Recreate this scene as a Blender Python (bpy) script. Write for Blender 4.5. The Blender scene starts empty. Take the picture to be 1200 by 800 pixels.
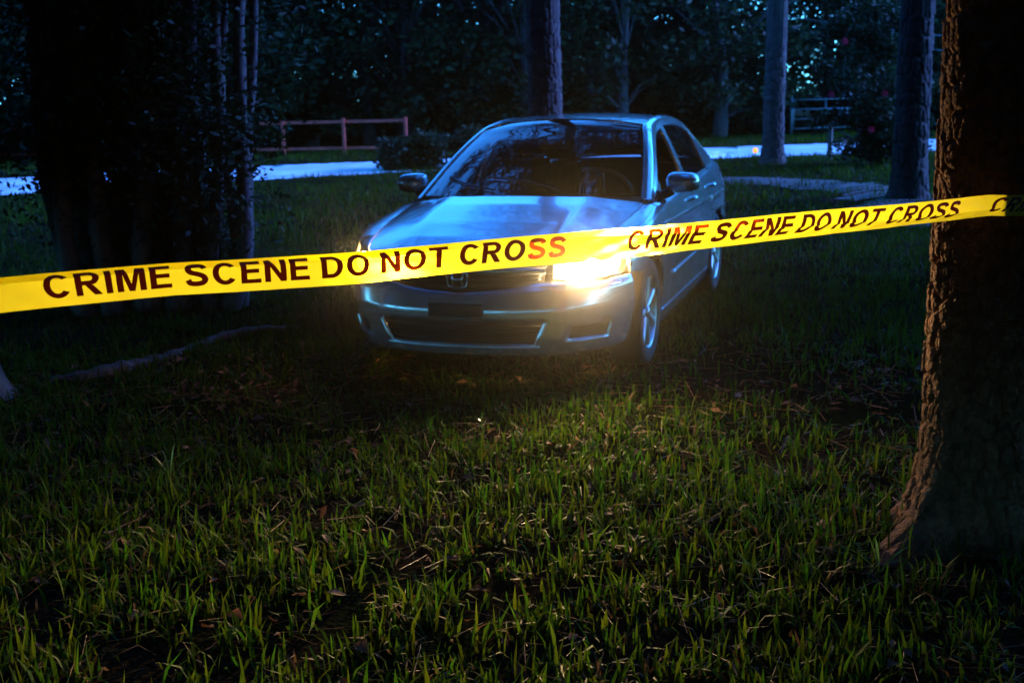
import bpy, bmesh, math, random
import numpy as np
from mathutils import Vector, Matrix
random.seed(7); rng = np.random.default_rng(7)
PI = math.pi
sc = bpy.context.scene
C = sc.collection

# ------------------------------------------------------------------ camera
F_PX, CAM_H, ROLL = 1350.0, 1.57, 0.025
PITCH = math.atan((400 - 117) / F_PX)
cam_d = bpy.data.cameras.new('camera'); cam = bpy.data.objects.new('camera', cam_d); C.objects.link(cam)
cam_d.sensor_width = 36.0; cam_d.lens = F_PX / 1200 * 36.0
cam_d.clip_start = 0.05; cam_d.clip_end = 3000
cam_d.dof.use_dof = True; cam_d.dof.focus_distance = 3.3; cam_d.dof.aperture_fstop = 5.6
Rm = Matrix.Rotation(PI / 2 - PITCH, 4, 'X') @ Matrix.Rotation(-ROLL, 4, 'Z')
cam.matrix_world = Matrix.Translation((0, 0, CAM_H)) @ Rm
sc.camera = cam

# ------------------------------------------------------------------ world, sun, exposure
SUN_AZ = math.radians(78)     # clockwise from +Y (away from camera) toward +X: the bright side of the dusk sky
SUN_EL = math.radians(24)
w = bpy.data.worlds.new('World'); sc.world = w; w.use_nodes = True
nt = w.node_tree; nt.nodes.clear()
sky = nt.nodes.new('ShaderNodeTexSky'); sky.sky_type = 'NISHITA'; sky.sun_disc = False
sky.sun_elevation = SUN_EL; sky.sun_rotation = SUN_AZ; sky.altitude = 10; sky.air_density = 1.2; sky.ozone_density = 4.0; sky.dust_density = 0.3
tint = nt.nodes.new('ShaderNodeMix'); tint.data_type = 'RGBA'; tint.blend_type = 'MULTIPLY'; tint.inputs[0].default_value = 1
tint.inputs[7].default_value = (0.14, 0.76, 1.65, 1)
bg = nt.nodes.new('ShaderNodeBackground'); bg.inputs[1].default_value = 0.145
wo = nt.nodes.new('ShaderNodeOutputWorld')
nt.links.new(sky.outputs[0], tint.inputs[6]); nt.links.new(tint.outputs[2], bg.inputs[0]); nt.links.new(bg.outputs[0], wo.inputs[0])
sun_d = bpy.data.lights.new('sun', 'SUN'); sun = bpy.data.objects.new('sun', sun_d); C.objects.link(sun)
sun_d.energy = 2.2; sun_d.angle = math.radians(16); sun_d.color = (0.14, 0.22, 1.0)
sd = Vector((math.sin(SUN_AZ) * math.cos(SUN_EL), math.cos(SUN_AZ) * math.cos(SUN_EL), math.sin(SUN_EL)))
sun.rotation_euler = sd.to_track_quat('Z', 'Y').to_euler()
vs = sc.view_settings; vs.view_transform = 'Standard'; vs.look = 'None'; vs.gamma = 1; vs.use_curve_mapping = False
vs.exposure = 2.3
sc.cycles.use_denoising = True
sc.cycles.max_bounces = 5; sc.cycles.diffuse_bounces = 2; sc.cycles.glossy_bounces = 3; sc.cycles.transmission_bounces = 4; sc.cycles.transparent_max_bounces = 12; sc.cycles.use_adaptive_sampling = True; sc.cycles.adaptive_threshold = .025; sc.cycles.volume_bounces = 0
sc.cycles.sample_clamp_indirect = 4.0; sc.cycles.caustics_reflective = False; sc.cycles.caustics_refractive = False

# pixel helpers (directions only; distances come from the ground or from the thing touched)
def ray(px, py):
    a, b = px - 600, py - 400
    c, s = math.cos(ROLL), math.sin(ROLL)
    a, b = a * c - b * s, a * s + b * c
    x, u = a / F_PX, -b / F_PX
    cp, sp = math.cos(PITCH), math.sin(PITCH)
    return np.array([x, cp + u * sp, u * cp - sp])
def on_ground(px, py, z=0.0):
    d = ray(px, py); t = (z - CAM_H) / d[2]; return d * t + np.array([0, 0, CAM_H])
def at_depth(px, py, y):
    d = ray(px, py); return d * (y / d[1]) + np.array([0, 0, CAM_H])

# ------------------------------------------------------------------ materials
MATS = {}
def mat(name, col=(0.5, 0.5, 0.5), rough=0.6, metal=0.0, coat=0.0, var=0.0, scale=8.0, bump=0.0, bscale=40.0, spec=0.5, emit=None, es=0.0, stretch=None, attr=None, transl=0.0, tcol=None):
    if name in MATS: return MATS[name]
    m = bpy.data.materials.new(name); m.use_nodes = True; MATS[name] = m
    t = m.node_tree; p = t.nodes['Principled BSDF']; out = t.nodes['Material Output']
    p.inputs['Base Color'].default_value = (*col, 1); p.inputs['Roughness'].default_value = rough; p.inputs['Metallic'].default_value = metal
    p.inputs['Specular IOR Level'].default_value = spec
    if coat: p.inputs['Coat Weight'].default_value = coat; p.inputs['Coat Roughness'].default_value = 0.04
    if emit: p.inputs['Emission Color'].default_value = (*emit, 1); p.inputs['Emission Strength'].default_value = es
    tc = t.nodes.new('ShaderNodeTexCoord'); mp = t.nodes.new('ShaderNodeMapping')
    t.links.new(tc.outputs['Object'], mp.inputs[0])
    if stretch: mp.inputs['Scale'].default_value = stretch
    colsock = None
    if attr:
        an = t.nodes.new('ShaderNodeAttribute'); an.attribute_name = attr; colsock = an.outputs['Color']
    if var:
        n = t.nodes.new('ShaderNodeTexNoise'); n.inputs['Scale'].default_value = scale; n.inputs['Detail'].default_value = 6
        t.links.new(mp.outputs[0], n.inputs[0])
        mr = t.nodes.new('ShaderNodeMapRange'); mr.inputs[1].default_value = .3; mr.inputs[2].default_value = .7
        mr.inputs[3].default_value = 1 - var; mr.inputs[4].default_value = 1 + var
        t.links.new(n.outputs[0], mr.inputs[0])
        mx = t.nodes.new('ShaderNodeMix'); mx.data_type = 'RGBA'; mx.blend_type = 'MULTIPLY'; mx.inputs[0].default_value = 1
        if colsock: t.links.new(colsock, mx.inputs[6])
        else: mx.inputs[6].default_value = (*col, 1)
        t.links.new(mr.outputs[0], mx.inputs[7]); colsock = mx.outputs[2]
    if colsock: t.links.new(colsock, p.inputs['Base Color'])
    if bump:
        n2 = t.nodes.new('ShaderNodeTexNoise'); n2.inputs['Scale'].default_value = bscale; n2.inputs['Detail'].default_value = 8
        t.links.new(mp.outputs[0], n2.inputs[0])
        b = t.nodes.new('ShaderNodeBump'); b.inputs['Strength'].default_value = bump; b.inputs['Distance'].default_value = 0.02
        t.links.new(n2.outputs[0], b.inputs['Height']); t.links.new(b.outputs[0], p.inputs['Normal'])
    if transl:
        tr = t.nodes.new('ShaderNodeBsdfTranslucent'); ms = t.nodes.new('ShaderNodeMixShader'); ms.inputs[0].default_value = transl
        if tcol: tr.inputs[0].default_value = (*tcol, 1)
        elif colsock: t.links.new(colsock, tr.inputs[0])
        else: tr.inputs[0].default_value = (*col, 1)
        t.links.new(p.outputs[0], ms.inputs[1]); t.links.new(tr.outputs[0], ms.inputs[2]); t.links.new(ms.outputs[0], out.inputs[0])
    return m
def glass_mat(name, tintc, ior=1.5, rough=0.0, refl=1.0):
    if name in MATS: return MATS[name]
    m = bpy.data.materials.new(name); m.use_nodes = True; MATS[name] = m
    t = m.node_tree; t.nodes.remove(t.nodes['Principled BSDF']); out = t.nodes['Material Output']
    tr = t.nodes.new('ShaderNodeBsdfTransparent'); tr.inputs[0].default_value = (*tintc, 1)
    gl = t.nodes.new('ShaderNodeBsdfGlossy'); gl.inputs['Roughness'].default_value = rough; gl.inputs[0].default_value = (refl, refl, refl, 1)
    fr = t.nodes.new('ShaderNodeFresnel'); fr.inputs[0].default_value = ior
    ms = t.nodes.new('ShaderNodeMixShader')
    t.links.new(fr.outputs[0], ms.inputs[0]); t.links.new(tr.outputs[0], ms.inputs[1]); t.links.new(gl.outputs[0], ms.inputs[2]); t.links.new(ms.outputs[0], out.inputs[0])
    return m
def emit_mat(name, col, s):
    m = bpy.data.materials.new(name); m.use_nodes = True
    t = m.node_tree; t.nodes.remove(t.nodes['Principled BSDF'])
    e = t.nodes.new('ShaderNodeEmission'); e.inputs[0].default_value = (*col, 1); e.inputs[1].default_value = s
    t.links.new(e.outputs[0], t.nodes['Material Output'].inputs[0]); return m

# ------------------------------------------------------------------ object helpers
def link(name, mesh, parent=None):
    o = bpy.data.objects.new(name, mesh); C.objects.link(o)
    if parent is not None: o.parent = parent
    return o
def mesh_obj(name, v, f, m, parent=None, smooth=True):
    me = bpy.data.meshes.new(name); me.from_pydata([tuple(map(float, p)) for p in v], [], [tuple(map(int, q)) for q in f])
    if m is not None: me.materials.append(m)
    if smooth: me.polygons.foreach_set('use_smooth', [True] * len(me.polygons))
    me.update(); return link(name, me, parent)
def bulk_mesh(name, V, Fq, m, cols=None, smooth=False):
    """V (n,3), Fq (k,3|4) numpy, fast."""
    me = bpy.data.meshes.new(name); k, a = Fq.shape
    me.vertices.add(len(V)); me.vertices.foreach_set('co', V.astype(np.float32).ravel())
    me.loops.add(k * a); me.loops.foreach_set('vertex_index', Fq.astype(np.int32).ravel())
    me.polygons.add(k); me.polygons.foreach_set('loop_start', np.arange(0, k * a, a, dtype=np.int32)); me.polygons.foreach_set('loop_total', np.full(k, a, dtype=np.int32))
    if smooth: me.polygons.foreach_set('use_smooth', np.ones(k, dtype=bool))
    me.update(calc_edges=True)
    if cols is not None:
        ca = me.color_attributes.new('tone', 'FLOAT_COLOR', 'POINT')
        ca.data.foreach_set('color', np.c_[cols, np.ones(len(cols))].astype(np.float32).ravel())
    me.materials.append(m); return me
def empty(name, loc=(0, 0, 0), rz=0.0):
    o = bpy.data.objects.new(name, None); C.objects.link(o); o.location = loc; o.rotation_euler = (0, 0, rz); o.empty_display_size = .2; return o
def tag(o, label=None, cat=None, group=None, kind=None):
    if label: o['label'] = label
    if cat: o['category'] = cat
    if group: o['group'] = group
    if kind: o['kind'] = kind
    return o
class MB:
    def __init__(s): s.v = []; s.f = []
    def add(s, v, f):
        k = len(s.v); s.v += [tuple(p) for p in v]; s.f += [tuple(i + k for i in q) for q in f]; return s
    def box(s, lo, hi):
        x0, y0, z0 = lo; x1, y1, z1 = hi
        return s.add([(x0,y0,z0),(x1,y0,z0),(x1,y1,z0),(x0,y1,z0),(x0,y0,z1),(x1,y0,z1),(x1,y1,z1),(x0,y1,z1)],
                     [(0,3,2,1),(4,5,6,7),(0,1,5,4),(1,2,6,5),(2,3,7,6),(3,0,4,7)])
    def tube(s, path, rad, seg=10, caps=True):
        v, f = tube(path, rad, seg, caps); return s.add(v, f)
    def build(s, name, m, parent=None, smooth=False, bevel=0.0, seg=2):
        o = mesh_obj(name, s.v, s.f, m, parent, smooth)
        if bevel:
            b = o.modifiers.new('bevel', 'BEVEL'); b.width = bevel; b.segments = seg; b.limit_method = 'ANGLE'
        return o
def frames(path):
    P = np.array(path, float); T = np.gradient(P, axis=0); T /= np.linalg.norm(T, axis=1)[:, None] + 1e-12
    up = np.array([1., 0, 0]) if abs(T[0][0]) < .8 else np.array([0, 1., 0])
    N = np.zeros_like(P); n = up - T[0] * up.dot(T[0]); n /= np.linalg.norm(n)
    for i in range(len(P)):
        n = n - T[i] * n.dot(T[i]); n /= np.linalg.norm(n) + 1e-12; N[i] = n
    return P, T, N, np.cross(T, N)
def tube(path, rad, seg=10, caps=True, disp=None):
    P, T, N, B = frames(path); k = len(P); rad = np.broadcast_to(np.array(rad, float), (k,))
    a = np.linspace(0, 2 * PI, seg, endpoint=False)
    R = np.repeat(rad[:, None], seg, 1)
    if disp is not None: R = R + disp
    V = P[:, None] + R[..., None] * (np.cos(a)[None, :, None] * N[:, None] + np.sin(a)[None, :, None] * B[:, None])
    V = V.reshape(-1, 3); f = []
    for i in range(k - 1):
        for j in range(seg):
            j2 = (j + 1) % seg; f.append((i * seg + j, i * seg + j2, (i + 1) * seg + j2, (i + 1) * seg + j))
    if caps: f.append(tuple(range(seg))[::-1]); f.append(tuple((k - 1) * seg + j for j in range(seg)))
    return V.tolist(), f
def lathe(prof, seg=32, axis='y'):
    """prof list of (r, h); spun about the given axis."""
    v = []; f = []; a = np.linspace(0, 2 * PI, seg, endpoint=False)
    for r, h in prof:
        for t in a:
            c, s = r * math.cos(t), r * math.sin(t)
            v.append((c, h, s) if axis == 'y' else ((h, c, s) if axis == 'x' else (c, s, h)))
    for i in range(len(prof) - 1):
        for j in range(seg):
            j2 = (j + 1) % seg; f.append((i * seg + j, (i + 1) * seg + j, (i + 1) * seg + j2, i * seg + j2))
    return v, f
def catmull(pts, n):
    P = np.array(pts, float); k = len(P)
    E = np.vstack([2 * P[0] - P[1], P, 2 * P[-1] - P[-2]])
    t = np.linspace(0, k - 1, n); i = np.minimum(t.astype(int), k - 2); u = (t - i)[:, None]
    p0, p1, p2, p3 = E[i], E[i + 1], E[i + 2], E[i + 3]
    return .5 * (2 * p1 + (p2 - p0) * u + (2 * p0 - 5 * p1 + 4 * p2 - p3) * u ** 2 + (3 * p1 - p0 - 3 * p2 + p3) * u ** 3)
def smooth_noise(x, y, seed=0):
    r = np.random.default_rng(seed); o = np.zeros_like(x)
    for k in range(10):
        a = r.uniform(0, 2 * PI); fq = r.uniform(.35, 2.2); o += np.sin((x * math.cos(a) + y * math.sin(a)) * fq + r.uniform(0, 6.28)) / (1 + fq)
    return o / 3.0

# ------------------------------------------------------------------ ground, road, drive
def gz(x, y):
    x = np.asarray(x, float); y = np.asarray(y, float)
    fade = np.clip((17 - np.hypot(x, y)) / 6, 0, 1)
    return .022 * smooth_noise(x, y, 3) * fade
def build_ground():
    m = bpy.data.materials.new('lawn_soil'); m.use_nodes = True; t = m.node_tree; p = t.nodes['Principled BSDF']
    tc = t.nodes.new('ShaderNodeTexCoord')
    n1 = t.nodes.new('ShaderNodeTexNoise'); n1.inputs['Scale'].default_value = .9; n1.inputs['Detail'].default_value = 8
    n2 = t.nodes.new('ShaderNodeTexNoise'); n2.inputs['Scale'].default_value = 38; n2.inputs['Detail'].default_value = 6
    r1 = t.nodes.new('ShaderNodeValToRGB'); r1.color_ramp.elements[0].color = (.005, .008, .004, 1); r1.color_ramp.elements[1].color = (.018, .012, .008, 1)
    r1.color_ramp.elements[0].position = .42; r1.color_ramp.elements[1].position = .64
    mx = t.nodes.new('ShaderNodeMix'); mx.data_type = 'RGBA'; mx.blend_type = 'OVERLAY'; mx.inputs[0].default_value = .8
    for n in (n1, n2): t.links.new(tc.outputs['Object'], n.inputs[0])
    t.links.new(n1.outputs[0], r1.inputs[0]); t.links.new(r1.outputs[0], mx.inputs[6]); t.links.new(n2.outputs[0], mx.inputs[7]); t.links.new(mx.outputs[2], p.inputs[0])
    b = t.nodes.new('ShaderNodeBump'); b.inputs['Strength'].default_value = .8; b.inputs['Distance'].default_value = .03
    t.links.new(n2.outputs[0], b.inputs['Height']); t.links.new(b.outputs[0], p.inputs['Normal']); p.inputs['Roughness'].default_value = .95; p.inputs['Specular IOR Level'].default_value = 0
    xs = np.concatenate([[-400, -200, -100, -40], np.linspace(-20, 20, 130), [40, 100, 200, 400]])
    ys = np.concatenate([[-400, -200, -100, -40], np.linspace(-18, 22, 130), [40, 100, 200, 400]])
    X, Y = np.meshgrid(xs, ys, indexing='ij'); Z = gz(X, Y); V = np.stack([X, Y, Z], -1).reshape(-1, 3)
    n = len(ys); i, j = np.meshgrid(np.arange(len(xs) - 1), np.arange(n - 1), indexing='ij'); a = (i * n + j).ravel()
    me = bulk_mesh('ground', V, np.stack([a, a + n, a + n + 1, a + 1], 1), m, smooth=True)
    tag(link('ground', me), kind='structure')
build_ground()
def strip(name, near, far, m, z, kind='structure'):
    A, B = np.array(near, float), np.array(far, float); n = len(A); v = []; f = []; K = 6
    for a, b in zip(A, B):
        for k in range(K + 1):
            q = a + (b - a) * k / K; v.append((q[0], q[1], z + .05 * math.sin(PI * k / K) ** .7))
    for i in range(n - 1):
        for k in range(K): f.append((i * (K + 1) + k, (i + 1) * (K + 1) + k, (i + 1) * (K + 1) + k + 1, i * (K + 1) + k + 1))
    o = mesh_obj(name, v, f, m); o.data.flip_normals() if o.data.polygons[0].normal.z < 0 else None
    return tag(o, kind=kind)
def ragged(pts, n, amp, seed):
    q = catmull(pts, n); r = np.random.default_rng(seed); q[:, :2] += r.normal(0, amp, (n, 2)); return q
road_m = mat('pale_shell_road', (.46, .50, .53), .85, var=.40, scale=.9, bump=.4, bscale=12)
RD = np.array([.82, .572]); RD = RD / np.linalg.norm(RD)
near_pts = [(-60, -14), (-26, 10), (-9.74, 22.3), (-5.6, 24.9), (-1.5, 27.0), (5.0, 29.0), (8.7, 29.6), (22, 33), (60, 45)]
far_pts = [(-64, -8), (-30, 15), (-12.4, 28.0), (-7.1, 30.6), (-1.8, 32.4), (6.0, 35.0), (10.8, 36.2), (22, 40), (60, 53)]
strip('road', ragged(near_pts, 220, .09, 1), ragged(far_pts, 220, .09, 2), road_m, .012)
dirt_m = mat('bare_sandy_soil', (.045, .034, .031), .95, var=.5, scale=2.2, bump=.6, bscale=20)
strip('dirt_driveway', ragged([(3.0, 21.6), (4.2, 20.6), (5.0, 19.0), (5.2, 17.6), (4.6, 15.5), (3.6, 13.6)], 90, .12, 3), ragged([(3.2, 22.5), (4.9, 21.8), (6.1, 20.2), (6.6, 18.4), (6.0, 15.9), (4.8, 13.2)], 90, .12, 4), dirt_m, .008)

# ------------------------------------------------------------------ the car
paint = mat('silver_metallic_paint', (.74, .74, .78), .20, .75, coat=1.0, var=.03, scale=400)
black_pl = mat('black_plastic', (.012, .012, .013), .55, var=.1, scale=60)
rubber = mat('tyre_rubber', (.012, .012, .012), .85, bump=.2, bscale=90)
chrome = mat('chrome_trim', (.75, .76, .78), .12, 1.0)
alloy = mat('alloy_rim', (.55, .56, .58), .3, .9)
seat_m = mat('dark_seat_fabric', (.022, .022, .024), .9, bump=.1, bscale=200)
wind_m = glass_mat('windscreen_glass', (.42, .46, .45), 1.45)
side_m = glass_mat('side_window_glass', (.25, .29, .30), 1.5)
clear_m = glass_mat('clear_lens', (.95, .95, .95), 1.35)
mirror_m = mat('mirror_glass', (.8, .82, .85), .02, 1.0)
plate_m = mat('plate_bracket', (.02, .02, .022), .5)
amber_m = mat('amber_lens', (.8, .25, .02), .2, emit=(1.0, .30, .02), es=4.0)
red_m = mat('red_tail_lens', (.35, .01, .01), .15, coat=1.0)

CAR_YAW = .317
car = empty('sedan_car', (-.006, 7.01, 0.0), -PI / 2 - CAR_YAW)
car.rotation_euler = (math.radians(-.0), math.radians(0), -PI / 2 - CAR_YAW)
tag(car, 'silver four-door sedan with lit headlights parked on the lawn', 'car')

NF = 2.7
def Wz(z): return np.interp(z, [.15, .25, .40, .55, .68, .80, .90, .97, 1.05], [.835, .87, .893, .905, .903, .892, .868, .845, .80])
def Xn(z): return np.interp(z, [.15, .22, .30, .42, .47, .50, .56, .62, .68, .72, .80, .95], [.80, .885, .93, .945, .945, .935, .915, .895, .86, .83, .72, .45])
X0F = -.15
def front(th, z):
    th = np.asarray(th, float); z = np.asarray(z, float); s = np.sign(th); t = np.abs(th)
    x = X0F + (Xn(z) - X0F) * np.cos(t) ** (2 / NF); y = s * Wz(z) * np.sin(t) ** (2 / NF)
    return np.stack(np.broadcast_arrays(x, y, z), -1)
def th_y(y, z): return np.arcsin(np.clip(np.asarray(y) / Wz(z), 0, 1) ** (NF / 2))
def th_x(x, z): return np.arccos(np.clip((np.asarray(x) - X0F) / (Xn(z) - X0F), 0, 1) ** (NF / 2))
X0R, NR = -2.95, 3.0
def Xt(z): return np.interp(z, [.18, .30, .45, .62, .80, .95, 1.04, 1.10], [-3.78, -3.86, -3.885, -3.88, -3.855, -3.83, -3.80, -3.70])
def rear(th, z):
    th = np.asarray(th, float); z = np.asarray(z, float); s = np.sign(th); t = np.abs(th)
    x = X0R + (Xt(z) - X0R) * np.cos(t) ** (2 / NR); y = s * Wz(z) * barrel(X0R) * np.sin(t) ** (2 / NR)
    return np.stack(np.broadcast_arrays(x, y, z), -1)
def rth_x(x, z): return np.arccos(np.clip((np.asarray(x) - X0R) / (Xt(z) - X0R), 0, 1) ** (NR / 2))
def barrel(x): x = np.asarray(x, float); return 1 - .012 * np.clip((-x - 1.9) / 1.0, 0, 2) ** 2
def belt(x): return np.interp(-np.asarray(x, float), [-.9, -.45, -.2, .15, .5, 1.0, 1.6, 2.4, 2.95, 3.3, 3.6, 3.9], [.71, .765, .815, .868, .915, .94, .955, .98, 1.0, 1.015, 1.02, 1.02])
def side(x, z):
    """left body side, x<=X0F mid and the front/rear sheets beyond."""
    x, z = np.broadcast_arrays(np.asarray(x, float), np.asarray(z, float))
    y = Wz(z) * barrel(x)
    yf = Wz(z) * np.clip(1 - np.clip((x - X0F) / (Xn(z) - X0F), 0, 1) ** NF, 0, 1) ** (1 / NF)
    yr = Wz(z) * barrel(X0R) * np.clip(1 - np.clip((x - X0R) / (Xt(z) - X0R), 0, 1) ** NR, 0, 1) ** (1 / NR)
    y = np.where(x > X0F, yf, np.where(x < X0R, yr, y))
    # character line crease and lower scallop
    y = y + .008 * np.exp(-((z - .80) / .03) ** 2) - .010 * np.exp(-((z - .42) / .08) ** 2) * (np.abs(x + 1.4) < 1.0)
    return np.stack([x, y, z], -1)
CEN = np.array([-1.4, 0, .65])
def panel(name, P, m, parent=car, flange=.014, mirror=False, thick=True):
    P = np.array(P, float)
    if mirror: P = P * np.array([1, -1, 1])
    n, k = P.shape[:2]
    du = np.gradient(P, axis=0); dv = np.gradient(P, axis=1); N = np.cross(du, dv); N /= np.linalg.norm(N, axis=-1, keepdims=True) + 1e-12
    flip = (N * (P - CEN)).sum() < 0
    if flip: N = -N
    V = P.reshape(-1, 3).tolist(); f = []
    for i in range(n - 1):
        for j in range(k - 1):
            q = (i * k + j, (i + 1) * k + j, (i + 1) * k + j + 1, i * k + j + 1); f.append(q[::-1] if flip else q)
    if flange:
        loop = [(i, 0) for i in range(n)] + [(n - 1, j) for j in range(1, k)] + [(i, k - 1) for i in range(n - 2, -1, -1)] + [(0, j) for j in range(k - 2, 0, -1)]
        base = len(V); L = len(loop)
        for (i, j) in loop: V.append((P[i, j]).tolist())
        for (i, j) in loop: V.append((P[i, j] - N[i, j] * flange).tolist())
        for a in range(L):
            b = (a + 1) % L; q = (base + a, base + b, base + L + b, base + L + a); f.append(q if not flip else q[::-1])
    return mesh_obj(name, V, f, m, parent)
def ruled(lo, hi, rows, fn):
    """columns lo[i]..hi[i] in (a, z) space mapped by fn(a, z)."""
    lo, hi = np.array(lo, float), np.array(hi, float); t = np.linspace(0, 1, rows)[None, :, None]
    Q = lo[:, None] * (1 - t) + hi[:, None] * t
    return fn(Q[..., 0], Q[..., 1])

AR, AZ = .352, .325   # wheel arch
def arch_z(x, xc, base): 
    d = AR ** 2 - (np.asarray(x, float) - xc) ** 2
    return np.where(d > 0, np.maximum(AZ + np.sqrt(np.maximum(d, 0)), base), base)
def shoulder(P, inner, rows=5):
    """append rows that roll from the last row of P over to the inner edge curve."""
    a = P[:, -1]; t = np.linspace(0, 1, rows + 1)[1:]
    ctrl = a.copy(); ctrl[:, 2] = inner[:, 2] - .004; ctrl[:, 1] = a[:, 1] - .012
    out = [P]
    for u in t: out.append(((1 - u) ** 2 * a + 2 * u * (1 - u) * ctrl + u * u * inner)[:, None])
    return np.concatenate(out, 1)
# hood edge curve, from the front centre round to the cowl corner
HOOD = catmull([(.862, .0, .697), (.855, .2, .700), (.832, .38, .708), (.78, .52, .722), (.66, .625, .752), (.48, .682, .787), (.22, .722, .835), (-.08, .748, .880), (-.40, .762, .925)], 60)
def hood_at_x(x): i = np.argsort(HOOD[:, 0]); return np.stack([np.asarray(x, float), np.interp(x, HOOD[i, 0], HOOD[i, 1]), np.interp(x, HOOD[i, 0], HOOD[i, 2])], -1)

for mir in (False, True):
    # front fender
    xs = np.unique(np.concatenate([np.linspace(-.609, -.36, 10), -AR + .0 + np.array([.0005, .004, .012, .03]), np.linspace(-.30, .34, 24), [.352, .375, .395]]))
    zlo = arch_z(xs, 0, np.where(xs < 0, .20, .60)); zlo = np.where(xs > .30, np.maximum(zlo, np.interp(xs, [.30, .36, .40], [zlo[np.searchsorted(xs, .30)], .615, .617])), zlo)
    zhi = belt(xs) - .012
    P = ruled(np.c_[xs, zlo], np.c_[xs, zhi], 18, side)
    inner = hood_at_x(np.clip(xs, -.40, 1)) + np.array([0, .004, 0]); inner[:, 0] = xs
    inner[xs < -.40] = np.stack([xs, np.full_like(xs, .765), belt(xs) + .01], -1)[xs < -.40]
    panel('fender', shoulder(P, inner), paint, mirror=mir)
    # fender in front, above the headlamp (thin strip to the hood edge)
    # rocker sill
    xs = np.linspace(-.36, -2.36, 30)
    panel('rocker_sill', ruled(np.c_[xs, np.full(30, .165)], np.c_[xs, np.full(30, .262)], 5, lambda x, z: side(x, z) + np.array([0, .006, 0])), paint, mirror=mir)
    # doors, with slightly different seams
    fd = None
    for nm, xa, xb, rr in (('front_door', -.619, -1.669, False), ('rear_door', -1.680, -2.657, True)):
        xs = np.linspace(xa, xb, 34); zlo = np.full(34, .268)
        if rr:
            zl = np.where(xs < -2.35, np.maximum(.268, AZ + np.sqrt(np.maximum(0, (AR + .035) ** 2 - (xs + 2.74) ** 2))), .268); zlo = zl
        P = ruled(np.c_[xs, zlo], np.c_[xs, belt(xs) - .012], 20, side)
        inner = np.stack([xs, np.interp(-xs, [.5, .8, 3], [.785, .795, .795]), belt(xs) + .004], -1)
        d = panel(nm, shoulder(P, inner), paint, mirror=mir)
        s = -1 if mir else 1
        # handle
        hx = -1.50 if not rr else -2.46; hz = .865 if not rr else .885
        hb = MB(); yy = float(side(hx, hz)[1])
        path = [(hx + .085, s * (yy + .002), hz - .004), (hx + .07, s * (yy + .03), hz), (hx, s * (yy + .038), hz + .002), (hx - .07, s * (yy + .03), hz), (hx - .085, s * (yy + .002), hz - .004)]
        hb.tube(catmull(path, 14), .012, 8); hb.build('handle', paint, d, smooth=True)
        # bright rub strip
        ml = MB(); a0, a1 = (xa - .04, xb + .03) if not rr else (xa - .03, -2.33)
        q = [(x, s * (float(side(x, .455)[1]) + .004), .455 + .012 * (-x - .6)) for x in np.linspace(a0, a1, 16)]
        ml.tube(q, .011, 6); ml.build('rub_strip', chrome if False else paint, d, smooth=True)
    # rear quarter panel
    xs = np.unique(np.concatenate([np.linspace(-2.668, -3.10, 22), [-3.092, -3.095], np.linspace(-3.11, -3.42, 10)]))[::-1]
    zlo = arch_z(xs, -2.74, np.where(xs < -2.74, .58, .26))
    P = ruled(np.c_[xs, zlo], np.c_[xs, belt(xs) - .012], 16, side)
    inner = np.stack([xs, np.interp(-xs, [2.66, 3.1, 3.42], [.795, .76, .69]), belt(xs) + .012], -1)
    panel('quarter_panel', shoulder(P, inner), paint, mirror=mir)

# hood
rows = []
for i in range(2, 60):
    hx, hy, hz_ = HOOD[i]; u = np.linspace(-1, 1, 41)
    back = np.clip((.75 - hx) / 1.15, 0, 1)
    zc = np.interp(hx, [-.40, -.15, 0, .25, .5, .7, .8, .862], [.955, .935, .912, .868, .812, .758, .724, .699])
    bow = .24 * back ** 2 * (1 - np.abs(u) ** 2.2)
    dome = (zc - hz_ + .03 * back ** 2) * (1 - np.abs(u) ** 2.6) 
    ridge = .007 * np.exp(-((np.abs(u) - .62) / .10) ** 2) * np.clip(back * 3, 0, 1)
    rows.append(np.stack([hx + bow, u * (hy - .003), hz_ + dome + ridge], -1))
HR = np.array(rows); hood = panel('hood', HR, paint, flange=.02)

# bumper with openings
def ynode(k, z): return [0.0, np.interp(z, [.27, .41], [.415, .475]), np.interp(z, [.25, .37], [.565, .60]), np.interp(z, [.25, .37], [.745, .775])][k]
def bump_end(z): return np.interp(z, [.2, .33, .45, .55, .62], [.372, .357, .345, .36, .40])
zrows = np.concatenate([np.linspace(.205, .27, 5), np.linspace(.27, .41, 8)[1:], np.linspace(.41, .47, 4)[1:], [.482, .50, .53, 1]])
def top_z(y): y = abs(y); return np.interp(y, [0, .15, .30, .44, .50, .60, .75, .92], [.560, .566, .582, .612, .612, .598, .596, .612])
cols = []   # (node, frac)
for k in range(3): cols += [(k, fr) for fr in np.linspace(0, 1, 11 if k == 0 else 5)[:-1]]
cols += [(3, fr) for fr in np.linspace(0, 1, 12)]
def bump_th(c, z):
    k, fr = c
    if k < 3: return float(th_y(ynode(k, z) * (1 - fr) + ynode(k + 1, z) * fr, z))
    a, b = float(th_y(ynode(3, z), z)), float(th_x(bump_end(z), z)); return a * (1 - fr) + b * fr
full = [(-1, c) for c in reversed(cols[1:])] + [(1, c) for c in cols]
V = np.zeros((len(full), len(zrows), 3))
for i, (s, c) in enumerate(full):
    for j, z in enumerate(zrows):
        z1 = z
        if z == 1 or z == .53:
            yb = abs(front(bump_th(c, .55), .55)[1]); zt = float(top_z(yb)); z1 = zt if z == 1 else (.50 + zt) / 2
        V[i, j] = front(s * bump_th(c, z1), z1)
        if z1 <= .235: V[i, j, 0] -= 0
verts = V.reshape(-1, 3); nz = len(zrows); f = []
nodeidx = [c[0] for s, c in full]
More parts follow.
